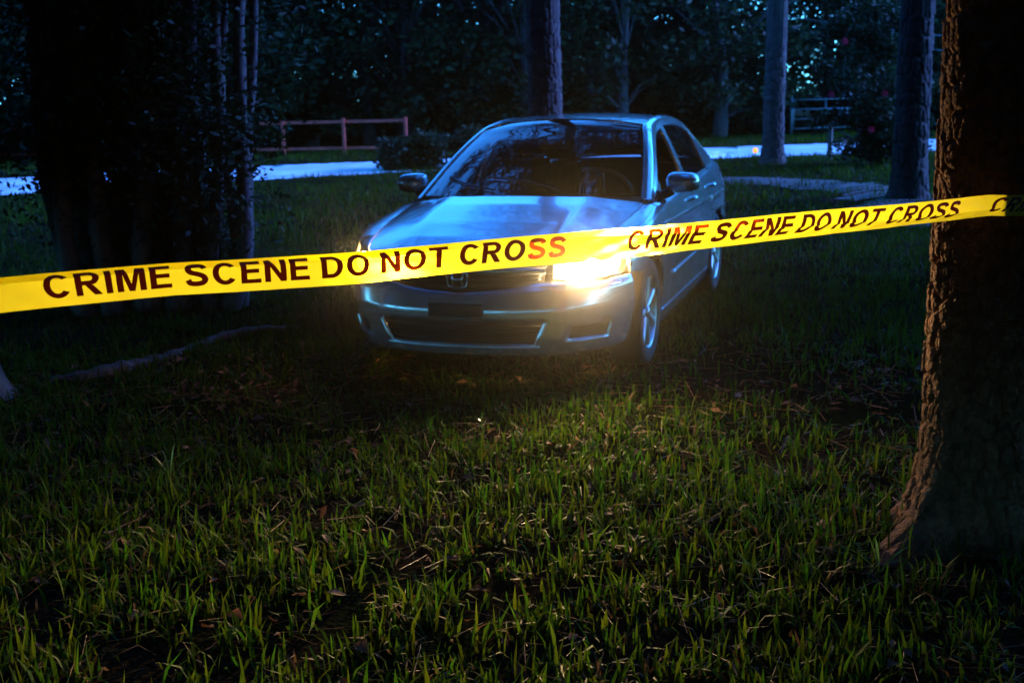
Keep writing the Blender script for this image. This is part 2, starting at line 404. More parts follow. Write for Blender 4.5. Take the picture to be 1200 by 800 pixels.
for i in range(len(full) - 1):
    s = full[i + 1][0] if full[i + 1][0] < 0 else full[i][0]
    ci = full[i] if full[i][0] > 0 else full[i + 1]
    k = ci[1][0]
    for j in range(nz - 1):
        zm = (zrows[j] + zrows[j + 1]) / 2
        if k == 0 and .27 < zm < .41: continue
        if k == 2 and .29 < zm < .37: continue
        f.append((i * nz + j, i * nz + nz + j, i * nz + nz + j + 1, i * nz + j + 1))
bumper = mesh_obj('front_bumper', verts, f, paint, car)
so = bumper.modifiers.new('thickness', 'SOLIDIFY'); so.thickness = .035; so.offset = -1 if bumper.data.polygons[0].normal.x > 0 else 1
# lower grille insert, slats and fog recess inserts
def insert(name, y0, y1, z0, z1, setback, m, parent, n=24):
    P = np.array([[front(np.sign(y) * th_y(abs(y), z), z) - np.array([setback, 0, 0]) for z in np.linspace(z0, z1, 4)] for y in np.linspace(y0, y1, n)])
    return panel(name, P, m, parent, flange=0)
lg = insert('lower_grille', -.52, .52, .255, .425, .05, black_pl, bumper)
for z in (.305, .34, .375):
    mbx = MB(); mbx.tube([front(np.sign(y) * th_y(abs(y), z), z) - np.array([.035, 0, 0]) for y in np.linspace(-.46, .46, 20)], .006, 6); mbx.build('grille_slat', black_pl, lg, smooth=True)
for s in (-1, 1):
    fr_ = insert('fog_recess', s * .55, s * .79, .27, .385, .05, black_pl, bumper, 10)
    fb = MB(); fb.tube([front(s * th_y(y, .283), .283) + np.array([.003, 0, 0]) for y in np.linspace(.575, .75, 10)], .007, 6); fb.build('recess_trim', chrome, fr_, smooth=True)
# plate bracket
pb = MB(); pb.box((.946, -.155, .435), (.962, .155, .505)); pb.build('plate_bracket', plate_m, bumper, bevel=.006)
# bright lip line under the lower opening
lp = MB(); lp.tube([front(np.sign(y) * th_y(abs(y), .262), .262) + np.array([.004, 0, 0]) for y in np.linspace(-.44, .44, 30)], .006, 6); lp.build('lip_trim', paint, bumper, smooth=True)

# upper grille
def gtop(y): return np.interp(abs(y), [0, .2, .38, .47], [.690, .692, .694, .690])
ys = np.linspace(-.455, .455, 40)
P = np.array([[front(np.sign(y) * th_y(abs(y), z), z) - np.array([.055, 0, 0]) for z in np.linspace(float(top_z(y)) - .02, float(gtop(y)), 6)] for y in ys])
gr = panel('upper_grille', P, black_pl, flange=0)
for tt in (.18, .42, .62):
    g = MB(); g.tube([front(np.sign(y) * th_y(abs(y), z), z) - np.array([.03, 0, 0]) for y in np.linspace(-.44, .44, 36) for z in [float(top_z(y)) * (1 - tt) + float(gtop(y)) * tt]], .007, 6); g.build('grille_slat', black_pl, gr, smooth=True)
cb = [front(np.sign(y) * th_y(abs(y), z), z) + np.array([.004, 0, 0]) for y in np.linspace(-.462, .462, 44) for z in [float(gtop(y)) - .022]]
vv = []; ff = []
for i, q in enumerate(cb):
    q = np.array(q); vv += [q + [0, 0, .016], q + [.008, 0, .004], q + [.006, 0, -.014], q + [-.03, 0, -.018], q + [-.03, 0, .016]]
for i in range(len(cb) - 1):
    for k in range(5): a, b = i * 5 + k, i * 5 + (k + 1) % 5; ff.append((a, b, b + 5, a + 5))
mesh_obj('chrome_bar', vv, ff, chrome, gr)
# emblem: a rounded frame with an upright letter-like mark
em = MB(); ex, ez = float(front(0, .625)[0]) + .012, .628
def rrect(w_, h_, n=28, top=1.12): return [(w_ * math.copysign(abs(math.cos(a)) ** .5, math.cos(a)) * (1 + (top - 1) * math.sin(a)), h_ * math.copysign(abs(math.sin(a)) ** .5, math.sin(a))) for a in np.linspace(0, 2 * PI, n, endpoint=False)]
ring = [(ex, a, ez + b) for a, b in rrect(.058, .046)]; ring.append(ring[0]); em.tube(ring, .0055, 8)
em.tube([(ex, -.036, ez + .042), (ex + .002, -.026, ez), (ex, -.028, ez - .042)], [.008, .008, .008], 8); em.tube([(ex, .036, ez + .042), (ex + .002, .026, ez), (ex, .028, ez - .042)], [.008, .008, .008], 8)
em.tube([(ex, -.026, ez), (ex, .026, ez)], .0075, 8); em.build('emblem', chrome, gr, smooth=True)

# headlamps
def hl_top(y):      # follows the hood edge curve
    i = np.argsort(HOOD[:, 1]); return np.interp(y, HOOD[i, 1], HOOD[i, 2])
lamp_white = emit_mat('lit_headlamp_bulb', (1.0, .70, .33), 650.0); lamp_dim = emit_mat('lit_headlamp_bulb_seen_askew', (1.0, .56, .16), 50.0)
lamp_soft = emit_mat('lit_sidelamp_reflector', (1.0, .50, .12), 60.0)
for s in (1, -1):
    nm = 'headlamp'
    # boundary columns run from the inner tip to the swept-back outer corner
    cols_h = []
    for u in np.linspace(0, 1, 26):
        yb = .515 + u * .36
        zb_ = float(top_z(min(yb, .80))) + .006
        thb = float(th_y(min(yb, .80), zb_)) if yb < .80 else float(th_x(np.interp(yb, [.80, .875], [front(float(th_y(.80, .62)), .62)[0], .40]), .62))
        cols_h.append((thb, zb_))
    P = []
    for (thb, zb_), u in zip(cols_h, np.linspace(0, 1, 26)):
        zt_ = np.interp(u, [0, .25, .5, .75, 1], [.705, .722, .742, .760, .768]); th_t = thb + .10 * (u - .1)
        P.append([front(s * np.clip(thb * (1 - t) + th_t * t, 0, 1.45), zb_ * (1 - t) + zt_ * t) for t in np.linspace(0, 1, 9)])
    P = np.array(P)
    # blend the top row to the hood edge with a short rolled strip of fender paint
    top = P[:, -1].copy()
    d2 = ((top[:, None, :] - (HOOD * np.array([1, s, 1]))[None]) ** 2).sum(-1).argmin(1)
    tgt = (HOOD * np.array([1, s, 1]))[d2] + np.array([0, s * .004, 0])
    t5 = np.linspace(0, 1, 6)[None, :, None]
    S_ = top[:, None] * (1 - t5) + tgt[:, None] * t5; S_[:, 1:-1, 2] += .006
    panel('headlamp_surround', S_ , paint, flange=.006)
    hl = panel('headlamp', P - np.array([.085, s * .03, 0]), mat('lamp_reflector_silver', (.8, .8, .8), .35, .8), flange=.0); hl.name = nm
    panel('lens', P + np.array([.001, 0, 0]), clear_m, hl, flange=.02)
    for (yc, r_, em_m, zz) in ((.585, .038, lamp_white if s > 0 else lamp_dim, .655), (.69, .046, lamp_white if s > 0 else lamp_dim, .668)):
        c_ = front(s * th_y(yc, zz), zz) - np.array([.035, s * .01, 0])
        v_, f_ = lathe([(r_ * .05, -.04), (r_ * .6, -.03), (r_, .0), (r_ * 1.12, .006)], 24, 'x')
        v_ = np.array(v_) + c_; mesh_obj('reflector_bowl', v_, f_, chrome, hl)
        v_, f_ = lathe([(.001, .012), (r_ * .5, .009), (r_ * .86, -.004), (r_ * .9, -.01)], 24, 'x')
        mesh_obj('lit_bulb', np.array(v_) + c_, f_, em_m, hl)
    yc, zz = .80, .675; c_ = front(s * th_y(yc, zz), zz) - np.array([.05, s * .035, 0])
    bm = bmesh.new(); bmesh.ops.create_uvsphere(bm, u_segments=16, v_segments=10, radius=.03); me = bpy.data.meshes.new('turn_signal'); bm.to_mesh(me); bm.free(); me.materials.append(lamp_soft)
    o = link('turn_signal', me, hl); o.location = c_; o.scale = (1.3, .9, 1.1)
    # the lamp's own beam
    ld = bpy.data.lights.new('headlamp_beam', 'SPOT'); ld.energy = 400 if s > 0 else 50; ld.color = (1.0, .64, .27); ld.spot_size = math.radians(103); ld.spot_blend = 1.0; ld.shadow_soft_size = .05
    lo = bpy.data.objects.new('headlamp_beam', ld); C.objects.link(lo); lo.parent = hl
    c_ = front(s * th_y(.66, .66), .66) + np.array([.03, 0, 0]); lo.location = c_
    lo.rotation_euler = (Vector((-1, 0, -.13))).to_track_quat('Z', 'Y').to_euler(); lo.scale = (1, .44, 1)

# cabin curves
R_ = [(-.50, .80, .925), (-.90, .722, 1.14), (-1.25, .645, 1.30), (-1.52, .605, 1.368), (-1.9, .595, 1.402), (-2.4, .598, 1.382), (-2.8, .615, 1.305), (-3.15, .66, 1.17), (-3.50, .71, 1.035)]
I_ = [(-.41, .738, .945), (-.82, .668, 1.16), (-1.12, .606, 1.305), (-1.34, .566, 1.382), (-1.85, .545, 1.425), (-2.38, .55, 1.402), (-2.72, .572, 1.335), (-3.05, .618, 1.20), (-3.40, .68, 1.05)]
NT = 81; RC, IC = catmull(R_, NT), catmull(I_, NT)
def cross_rows(i0, i1, inset=0.0, nu=37, lift=0.0):
    rows = []
    for i in range(i0, i1 + 1):
        t = i / 10.0; e = IC[i]; u = np.linspace(-1, 1, nu)
        dx = np.interp(t, [0, 3, 4, 6, 8], [.25, .10, .04, -.10, -.14]); dz = np.interp(t, [0, 1.5, 3, 4, 6, 8], [.012, .03, .050, .033, .04, .01])
        k = 1 - np.abs(u) ** 2.3
        rows.append(np.stack([e[0] + dx * k, u * (e[1] - inset), e[2] + dz * k + lift], -1))
    return np.array(rows)
roof = panel('roof', cross_rows(30, 60), paint, flange=.015)
ws = panel('windshield', cross_rows(1, 30, .012, lift=-.004)[:-1], wind_m, flange=0)
panel('rear_window', cross_rows(61, 79, .012, lift=-.004), side_m, flange=0)
# black band at the glass edge
for a, b in ((1, 3),):
    panel('wiper_cowl', np.concatenate([HR[-1:, 3:38] + np.array([-.004, 0, -.022]), np.array([[r for r in cross_rows(2, 2, .02, 35)[0] + np.array([0, 0, -.012])]])]), black_pl, flange=0)
for s in (1, -1):
    wp = MB(); e = cross_rows(2, 9, .03, 41)
    if s == 1: wp.tube([e[0][27] + [0, 0, .012], e[2][20] + [.004, 0, .016], e[3][12] + [.004, 0, .014]], .006, 6)
    else: wp.tube([e[0][15] + [0, 0, .012], e[1][9] + [.004, 0, .016], e[3][3] + [.004, 0, .014]], .006, 6)
    wp.build('wiper', black_pl, car, smooth=True)
for mir in (False, True):
    s = -1 if mir else 1
    t5 = np.linspace(0, 1, 6)[None, :, None]
    S_ = RC[:, None] * (1 - t5) + IC[:, None] * t5; S_[:, 1:-1] += np.array([0, .010, .012])
    panel('roof_rail', S_, paint, mirror=mir, flange=.01)
    def rz(x): i = np.argsort(-RC[:, 0]); return np.interp(-np.asarray(x), -RC[i, 0], RC[i, 2]), np.interp(-np.asarray(x), -RC[i, 0], RC[i, 1])
    def upper(x, z):
        x, z = np.broadcast_arrays(np.asarray(x, float), np.asarray(z, float)); zr, yr = rz(x); zb_ = belt(x); t = np.clip((z - zb_) / np.maximum(zr - zb_, .02), 0, 1)
        yb_ = np.interp(-x, [.5, .8, 2.7, 3.1, 3.42], [.80, .797, .797, .775, .72]); return np.stack([x, yb_ + (yr - yb_) * t + .012 * t * (1 - t) * 4, z], -1)
    FR = .040
    xs = np.linspace(-.56, -3.0, 60); zr, _ = rz(xs)
    panel('window_frame', ruled(np.c_[xs, np.maximum(zr - FR, belt(xs) - .0)], np.c_[xs, zr + .004], 4, upper), paint, mirror=mir, flange=.02)
    def glass(nm, xa, xb, m, sb=.012, lean=0.0):
        xs = np.linspace(xa, xb, 24); zr, _ = rz(xs); zl = belt(xs) + .002; zh = np.maximum(zr - FR + .006, zl + .002)
        return panel(nm, ruled(np.c_[xs, zl], np.c_[xs, zh], 8, upper) - np.array([0, sb, 0]), m, mirror=mir, flange=0)
    if mir: glass('front_side_window', -.80, -1.66, side_m)     # the other front window is wound down
    glass('rear_side_window', -1.76, -2.70, side_m)
    # mirror sail triangle
    xs = np.linspace(-.56, -.80, 8); zr, _ = rz(xs)
    panel('mirror_sail', ruled(np.c_[xs, belt(xs)], np.c_[xs, np.maximum(zr - FR + .004, belt(xs) + .003)], 4, upper), black_pl, mirror=mir, flange=.01)
    # B and C pillars
    for nm, xa, xb in (('centre_pillar', -1.655, -1.765),):
        xs = np.linspace(xa, xb, 4); zr, _ = rz(xs); panel(nm, ruled(np.c_[xs, belt(xs)], np.c_[xs, zr - FR + .004], 8, upper) + np.array([0, .001, 0]), paint, mirror=mir, flange=.02)
    xs = np.linspace(-2.69, -3.42, 22); zr, _ = rz(xs)
    panel('rear_pillar', ruled(np.c_[xs, belt(xs) - .01], np.c_[xs, np.maximum(zr, belt(xs) + .004)], 10, upper) + np.array([0, .002, 0]), paint, mirror=mir, flange=.02)
    # belt moulding
    bmld = MB(); bmld.tube([(x, s * (.80 if x > -2.6 else .795), float(belt(x)) + .006) for x in np.linspace(-.6, -2.72, 30)], .008, 6); bmld.build('belt_moulding', black_pl, car, smooth=True)
    # door mirror
    dm = bmesh.new(); bmesh.ops.create_cube(dm, size=1); bmesh.ops.subdivide_edges(dm, edges=dm.edges[:], cuts=3, use_grid_fill=True)
    for v in dm.verts:
        p = v.co; n = p / max(abs(p.x), abs(p.y), abs(p.z)); r = (abs(p.x * 2) ** 4 + abs(p.y * 2) ** 4 + abs(p.z * 2) ** 4) ** .25
        v.co = p / max(r, 1e-6) * 1.0
        if v.co.x > 0: v.co.x *= 1.25 - .9 * (v.co.z ** 2 + v.co.y ** 2)
        v.co.z *= 1 - .28 * (v.co.y + .5) * .5
    bmesh.ops.smooth_vert(dm, verts=dm.verts[:], factor=.4, use_axis_x=True, use_axis_y=True, use_axis_z=True)
    me = bpy.data.meshes.new('door_mirror'); dm.to_mesh(me); dm.free(); me.materials.append(paint); me.materials.append(black_pl)
    for p in me.polygons:
        p.use_smooth = True
    mo = link('door_mirror', me, car); mo.location = (-.72, s * (.945 if s > 0 else .915), 1.028); mo.scale = (.15, s * .215, .145); mo.rotation_euler = (0, 0, s * math.radians(-8))
    sb = mo.modifiers.new('round', 'SUBSURF'); sb.levels = 1; sb.render_levels = 2
    arm = MB(); arm.tube(catmull([(-.66, s * .79, .945), (-.685, s * .83, .953), (-.71, s * .885, .975)], 8), [.042, .032, .03, .03, .03, .03, .028, .026], 10); arm.build('mirror_arm', black_pl, car, smooth=True)
    mg = MB(); mg.add([(-.798, s * (.945 + a * .088), 1.030 + b * .054) for a, b in [(-.9, -.9), (.8, -.9), (1, -.5), (1, .5), (.8, .9), (-.9, 1), (-1, .5), (-1, -.5)]], [tuple(range(8))]); mg.build('mirror_face', mirror_m, car)

# trunk lid and tail
u = np.linspace(-1, 1, 25); TR = []
for k in np.linspace(0, 1, 14):
    x = -3.46 - .36 * k; ye = np.interp(k, [0, .6, .9, 1], [.68, .67, .63, .58]); TR.append(np.stack([x - (.06 - .0 * k) * (1 - np.abs(u) ** 2.2), u * ye, np.full_like(u, 1.048 - .014 * k ** 2) + .03 * (1 - u * u)], -1))
panel('trunk_lid', np.array(TR), paint)
th = np.linspace(-1.15, 1.15, 41)
panel('tail_panel', np.array([[rear(a, z) for z in np.linspace(.585, 1.032, 14)] for a in th]), paint)
thb = np.linspace(-1, 1, 41)
panel('rear_bumper', np.array([[rear(a * float(rth_x(-3.10, z)), z) for z in np.linspace(.20, .578, 12)] for a in thb]), paint)
for s in (1, -1):
    tl = panel('tail_lamp', np.array([[rear(s * a, z) + np.array([-.006, s * .004, 0]) for z in np.linspace(.76, .96, 6)] for a in np.linspace(.45, 1.12, 14)]), red_m, flange=.02)
# underbody, wheel wells, cabin
ub = MB(); ub.box((-3.7, -.60, .19), (.70, .60, .60)); ub.box((-2.33, -.80, .19), (-.40, .80, .40)); ub.box((-3.70, -.62, .60), (-3.0, .62, .95)); ub.box((-.30, -.62, .60), (.45, .62, .74)); ub.box((-.42, -.70, .40), (-.34, .70, .88))
ub.build('underbody', black_pl, car)
db = MB()
for q in [catmull([(-.45, -.72, .90), (-.40, 0, .93), (-.45, .72, .90)], 12)]:
    pr = [(0, 0), (-.25, .035), (-.42, .02), (-.50, -.06), (-.48, -.3)]
    for i, c in enumerate(q):
        for dx, dz in pr: db.v.append((c[0] + dx, c[1], c[2] + dz))
    for i in range(11):
        for k in range(4): db.f.append((i * 5 + k, i * 5 + 5 + k, i * 5 + 6 + k, i * 5 + k + 1))
db.build('dashboard', seat_m, car, smooth=True)
for (sx, sy, back_h) in ((-1.45, .37, 1), (-1.45, -.37, 1), (-2.45, .40, .85), (-2.45, -.40, .85)):
    st = MB(); st.box((sx - .02, sy - .25, .42), (sx + .48, sy + .25, .58)); st_o = st.build('seat', seat_m, car, smooth=False, bevel=.05, seg=3)
    vv = []; ff = []
    sec = [(-.235, .045), (-.15, .075), (0, .06), (.15, .075), (.235, .045), (.2, -.05), (-.2, -.05)]
    hts = np.linspace(.52, .52 + .62 * back_h, 8)
    for i, z in enumerate(hts):
        wv = np.interp(i, [0, 5, 7], [1, .95, .72]); lx = sx - .02 - .33 * (z - .52)
        for a, b in sec: vv.append((lx + b, sy + a * wv, z))
    for i in range(7):
        for k in range(7): ff.append((i * 7 + k, i * 7 + (k + 1) % 7, i * 7 + 7 + (k + 1) % 7, i * 7 + 7 + k))
    ff.append(tuple(range(49, 56))); mesh_obj('backrest', vv, ff, seat_m, st_o)
    hr = MB(); hx = sx - .02 - .33 * (.62 * back_h + .06); hz = .52 + .62 * back_h; hr.box((hx - .05, sy - .13, hz + .03), (hx + .05, sy + .13, hz + .20)); hr.build('headrest', seat_m, st_o, bevel=.04, seg=3)
sw = MB(); cx, cy, cz = -.98, .37, .93; axis = np.array([-.9, 0, .42]); axis /= np.linalg.norm(axis); e1 = np.array([0, 1., 0]); e2 = np.cross(axis, e1)
ringp = [np.array([cx, cy, cz]) + .185 * (math.cos(a) * e1 + math.sin(a) * e2) for a in np.linspace(0, 2 * PI, 33)]
sw.tube(ringp, .015, 8)
for a in (0.1, PI - .1, -PI / 2): sw.tube([np.array([cx, cy, cz]) - axis * .02, np.array([cx, cy, cz]) + .18 * (math.cos(a) * e1 + math.sin(a) * e2)], .014, 6)
sw.build('steering_wheel', mat('wheel_rim_leather', (.05, .05, .055), .35), car, smooth=True)
rm = MB(); rm.box((-1.10, -.115, 1.235), (-1.07, .115, 1.30)); rm.build('rear_view_mirror', black_pl, car, bevel=.012)
rms = MB(); rms.tube([(-1.085, 0, 1.29), (-1.06, 0, 1.35), (-1.08, 0, 1.385)], .010, 6); rms.build('mirror_stalk', black_pl, car, smooth=True)

# wheels
def wheel(x, s):
    y = s * .775
    tv, tf = lathe([(.205, -.095), (.24, -.105), (.285, -.108), (.312, -.095), (.322, -.06), (.325, 0), (.322, .06), (.312, .095), (.285, .108), (.24, .105), (.213, .09)], 48)
    t_ = mesh_obj('wheel', np.array(tv) * [1, s, 1], tf, rubber, car); t_.location = (x, y, .318)
    rv, rf = lathe([(.216, .098), (.208, .094), (.200, .06), (.196, -.09), (.205, -.10)], 48); mesh_obj('rim', np.array(rv) * [1, s, 1], rf, alloy, t_)
    dv, df = lathe([(.02, .02), (.145, .02), (.145, .0), (.02, .0)], 32); mesh_obj('brake_disc', np.array(dv) * [1, s, 1], df, mat('brake_steel', (.2, .2, .2), .4, .9), t_)
    for k in range(7):
        a = 2 * PI * k / 7; sp = MB(); ca, sa = math.cos(a), math.sin(a); pa, qa = -sa, ca
        secs = []
        for r, wd, yy in ((.03, .030, .080), (.09, .026, .088), (.15, .024, .090), (.206, .034, .092)):
            for t, d in ((-wd, -.012), (-wd * .7, .0), (wd * .7, 0), (wd, -.012), (wd, -.04), (-wd, -.04)): secs.append((r * ca + t * pa, yy + d, r * sa + t * qa))
        ff = [(i * 6 + j, i * 6 + (j + 1) % 6, i * 6 + 6 + (j + 1) % 6, i * 6 + 6 + j) for i in range(3) for j in range(6)]
        mesh_obj('spoke', np.array(secs) * [1, s, 1], ff, alloy, t_)
    hv, hf = lathe([(.001, .097), (.028, .094), (.036, .080), (.036, .05)], 20); mesh_obj('hub_cap', np.array(hv) * [1, s, 1], hf, alloy, t_)
for x in (0, -2.74):
    for s in (1, -1): wheel(x, s)

# ------------------------------------------------------------------ the barrier tape
TREE_C = np.array([1.645, 3.905]); TREE_R = .20
def tape_material(name, base, trans, w_transp, rough, fwd=.34):
    m = bpy.data.materials.new(name); m.use_nodes = True; t = m.node_tree; p = t.nodes['Principled BSDF']; out = t.nodes['Material Output']
    p.inputs['Base Color'].default_value = (*base, 1); p.inputs['Roughness'].default_value = rough; p.inputs['Specular IOR Level'].default_value = .4
    tr = t.nodes.new('ShaderNodeBsdfTranslucent'); tr.inputs[0].default_value = (*trans, 1)
    tp = t.nodes.new('ShaderNodeBsdfTransparent'); tp.inputs[0].default_value = (*trans, 1)
    m1 = t.nodes.new('ShaderNodeMixShader'); m1.inputs[0].default_value = .6; m2 = t.nodes.new('ShaderNodeMixShader'); m2.inputs[0].default_value = w_transp
    tc = t.nodes.new('ShaderNodeTexCoord'); n = t.nodes.new('ShaderNodeTexNoise'); n.inputs['Scale'].default_value = 30; b = t.nodes.new('ShaderNodeBump'); b.inputs['Strength'].default_value = .35; b.inputs['Distance'].default_value = .004
    t.links.new(tc.outputs['Object'], n.inputs[0]); t.links.new(n.outputs[0], b.inputs['Height']); t.links.new(b.outputs[0], p.inputs['Normal'])
    rf = t.nodes.new('ShaderNodeBsdfRefraction'); rf.inputs['Color'].default_value = (*trans, 1); rf.inputs['Roughness'].default_value = .48; rf.inputs['IOR'].default_value = 1.16
    m3 = t.nodes.new('ShaderNodeMixShader'); m3.inputs[0].default_value = fwd
    t.links.new(p.outputs[0], m1.inputs[1]); t.links.new(tr.outputs[0], m1.inputs[2]); t.links.new(m1.outputs[0], m3.inputs[1]); t.links.new(rf.outputs[0], m3.inputs[2]); t.links.new(m3.outputs[0], m2.inputs[1]); t.links.new(tp.outputs[0], m2.inputs[2]); t.links.new(m2.outputs[0], out.inputs[0]); return m
tape_m = tape_material('yellow_film', (.82, .66, .0), (.95, .92, .035), .10, .35)
ink_m = tape_material('black_print', (.010, .005, .003), (.06, .006, .002), .012, .45, .15)
Z0T, KT, TW = 2.842, .50, .079
path_px = [(-140, 358), (0, 346.5), (200, 329), (430, 313), (720, 286), (900, 269), (1000, 258.5), (1100, 248), (1165, 241.5)]
tp = []
for px, py in path_px:
    d = ray(px, py); tp.append(at_depth(px, py, Z0T / (1 - KT * d[0] / d[1])))
tp = np.array(tp)
# extend left to off-frame, right along the tangent, then wrap the trunk
left = tp[0] + (tp[0] - tp[1]) / np.linalg.norm(tp[0] - tp[1]) * 1.5
dirn = np.array([1, KT]) / math.hypot(1, KT); nrm = np.array([dirn[1], -dirn[0]]); a0 = math.atan2(nrm[1], nrm[0])
wrap = [np.array([*(TREE_C + (TREE_R + .012) * np.array([math.cos(a), math.sin(a)])), 1.192 + .02 * k / 12]) for k, a in enumerate(np.linspace(a0, a0 + 2.6, 13))]
TP = np.vstack([[left], tp, wrap])
seglen = np.r_[0, np.cumsum(np.linalg.norm(np.diff(TP, axis=0), axis=1))]
def tape_c(s): return np.stack([np.interp(s, seglen, TP[:, k]) for k in range(3)], -1)
s_px = {}
def s_of_px(px):
    ss = np.linspace(0, seglen[-1], 4000); q = tape_c(ss); cx = np.array([math.cos(PITCH), math.sin(PITCH)])
    D = q[:, 1] * cx[0] - (q[:, 2] - CAM_H) * cx[1]; U = (q[:, 2] - CAM_H) * cx[0] + q[:, 1] * cx[1]
    a, b = F_PX * q[:, 0] / D, -F_PX * U / D; X = 600 + a * math.cos(ROLL) + b * math.sin(ROLL)
    lim = ss < seglen[len(tp)] ; X = np.where(lim, X, 5000); return float(ss[np.argmin(np.abs(X - px))])
sA, sB, sC = s_of_px(50), s_of_px(738), s_of_px(1161)
S_L, S_R = s_of_px(0), s_of_px(1165)
def tape_pt(s, t):
    """t from -0.5 (bottom) to 0.5 (top); a crease runs along the film, high at one end and low at the other."""
    s = np.asarray(s, float); t = np.asarray(t, float); c = tape_c(s); k = np.clip((s - S_L) / (S_R - S_L), -.3, 1.3)
    tc = tape_c(s + .02) - tape_c(s - .02); hn = np.stack([tc[..., 1], -tc[..., 0]], -1); hn /= np.linalg.norm(hn, axis=-1, keepdims=True) + 1e-9   # toward camera
    w_ = TW * np.where(k > .85, np.interp(k, [.85, 1.0, 1.05], [1, .93, .93]), 1)
    cr = np.interp(k, [-.3, 0, .3, .5, .7, .9, 1.3], [.24, .23, .20, .30, -.02, -.12, -.10])   # crease position
    up_ang = np.interp(k, [-.3, 0, .35, .5, .62, .75, 1, 1.3], [1.08, 1.0, .75, .3, .25, .35, .35, .2]); lo_ang = np.interp(k, [-.3, 0, .5, .7, .9, 1.3], [.05, .05, .08, .45, .75, .3])
    d = t - cr; above = d > 0
    ang = np.where(above, up_ang, -lo_ang)
    z = w_ * d * np.cos(ang); off = -w_ * np.abs(d) * np.sin(np.abs(ang))
    mid = (np.where(True, (.5 - cr) * np.cos(up_ang), 0) - (.5 + cr) * np.cos(lo_ang)) / 2 * w_
    off = off + .0035 * np.sin(s * 9 + t * 2) + .002 * np.sin(s * 23 + 1.3) + .0007 * np.sin(s * 71 + t * 9 + 2 * np.sin(s * 3.1)) + .0006 * np.sin(s * 47 - t * 14) * np.clip(k * 2, .4, 1.6)
    zz = c[..., 2] + z - mid + .0015 * np.sin(s * 7.1)
    wrapk = np.clip((s - seglen[len(tp)]) / .05, 0, 1); off = off * (1 - .8 * wrapk)
    off = np.where(s > S_R, off, off)
    return np.stack([c[..., 0] + hn[..., 0] * off, c[..., 1] + hn[..., 1] * off, zz], -1), hn
ss = np.linspace(0, seglen[-1], 520); tt = np.linspace(-.5, .5, 41)
G, _ = tape_pt(ss[:, None], tt[None, :])
nT = len(tt); i, j = np.meshgrid(np.arange(len(ss) - 1), np.arange(nT - 1), indexing='ij'); a = (i * nT + j).ravel()
tape = link('barrier_tape', bulk_mesh('barrier_tape', G.reshape(-1, 3), np.stack([a, a + nT, a + nT + 1, a + 1], 1), tape_m, smooth=True))
tag(tape, 'yellow plastic crime scene tape stretched to the big tree trunk', 'tape')
ssf = np.linspace(0, s_of_px(560), 200); nF = 9
GF, hnF = tape_pt(ssf[:, None], np.broadcast_to(np.linspace(1, 0, nF)[None, :] ** 1.0, (200, nF)) * (.5 - np.interp(ssf, [0, S_L, s_of_px(420), s_of_px(560)], [.22, .22, .26, .47])[:, None]) + np.interp(ssf, [0, S_L, s_of_px(420), s_of_px(560)], [.22, .22, .26, .47])[:, None])
GF[..., :2] -= hnF * (.0005 + .003 * np.linspace(0, 1, nF)[None, :, None]); i, j = np.meshgrid(np.arange(199), np.arange(nF - 1), indexing='ij'); a = (i * nF + j).ravel()
link('folded_edge', bulk_mesh('folded_edge', GF.reshape(-1, 3), np.stack([a, a + nF, a + nF + 1, a + 1], 1), tape_m, smooth=True), tape)
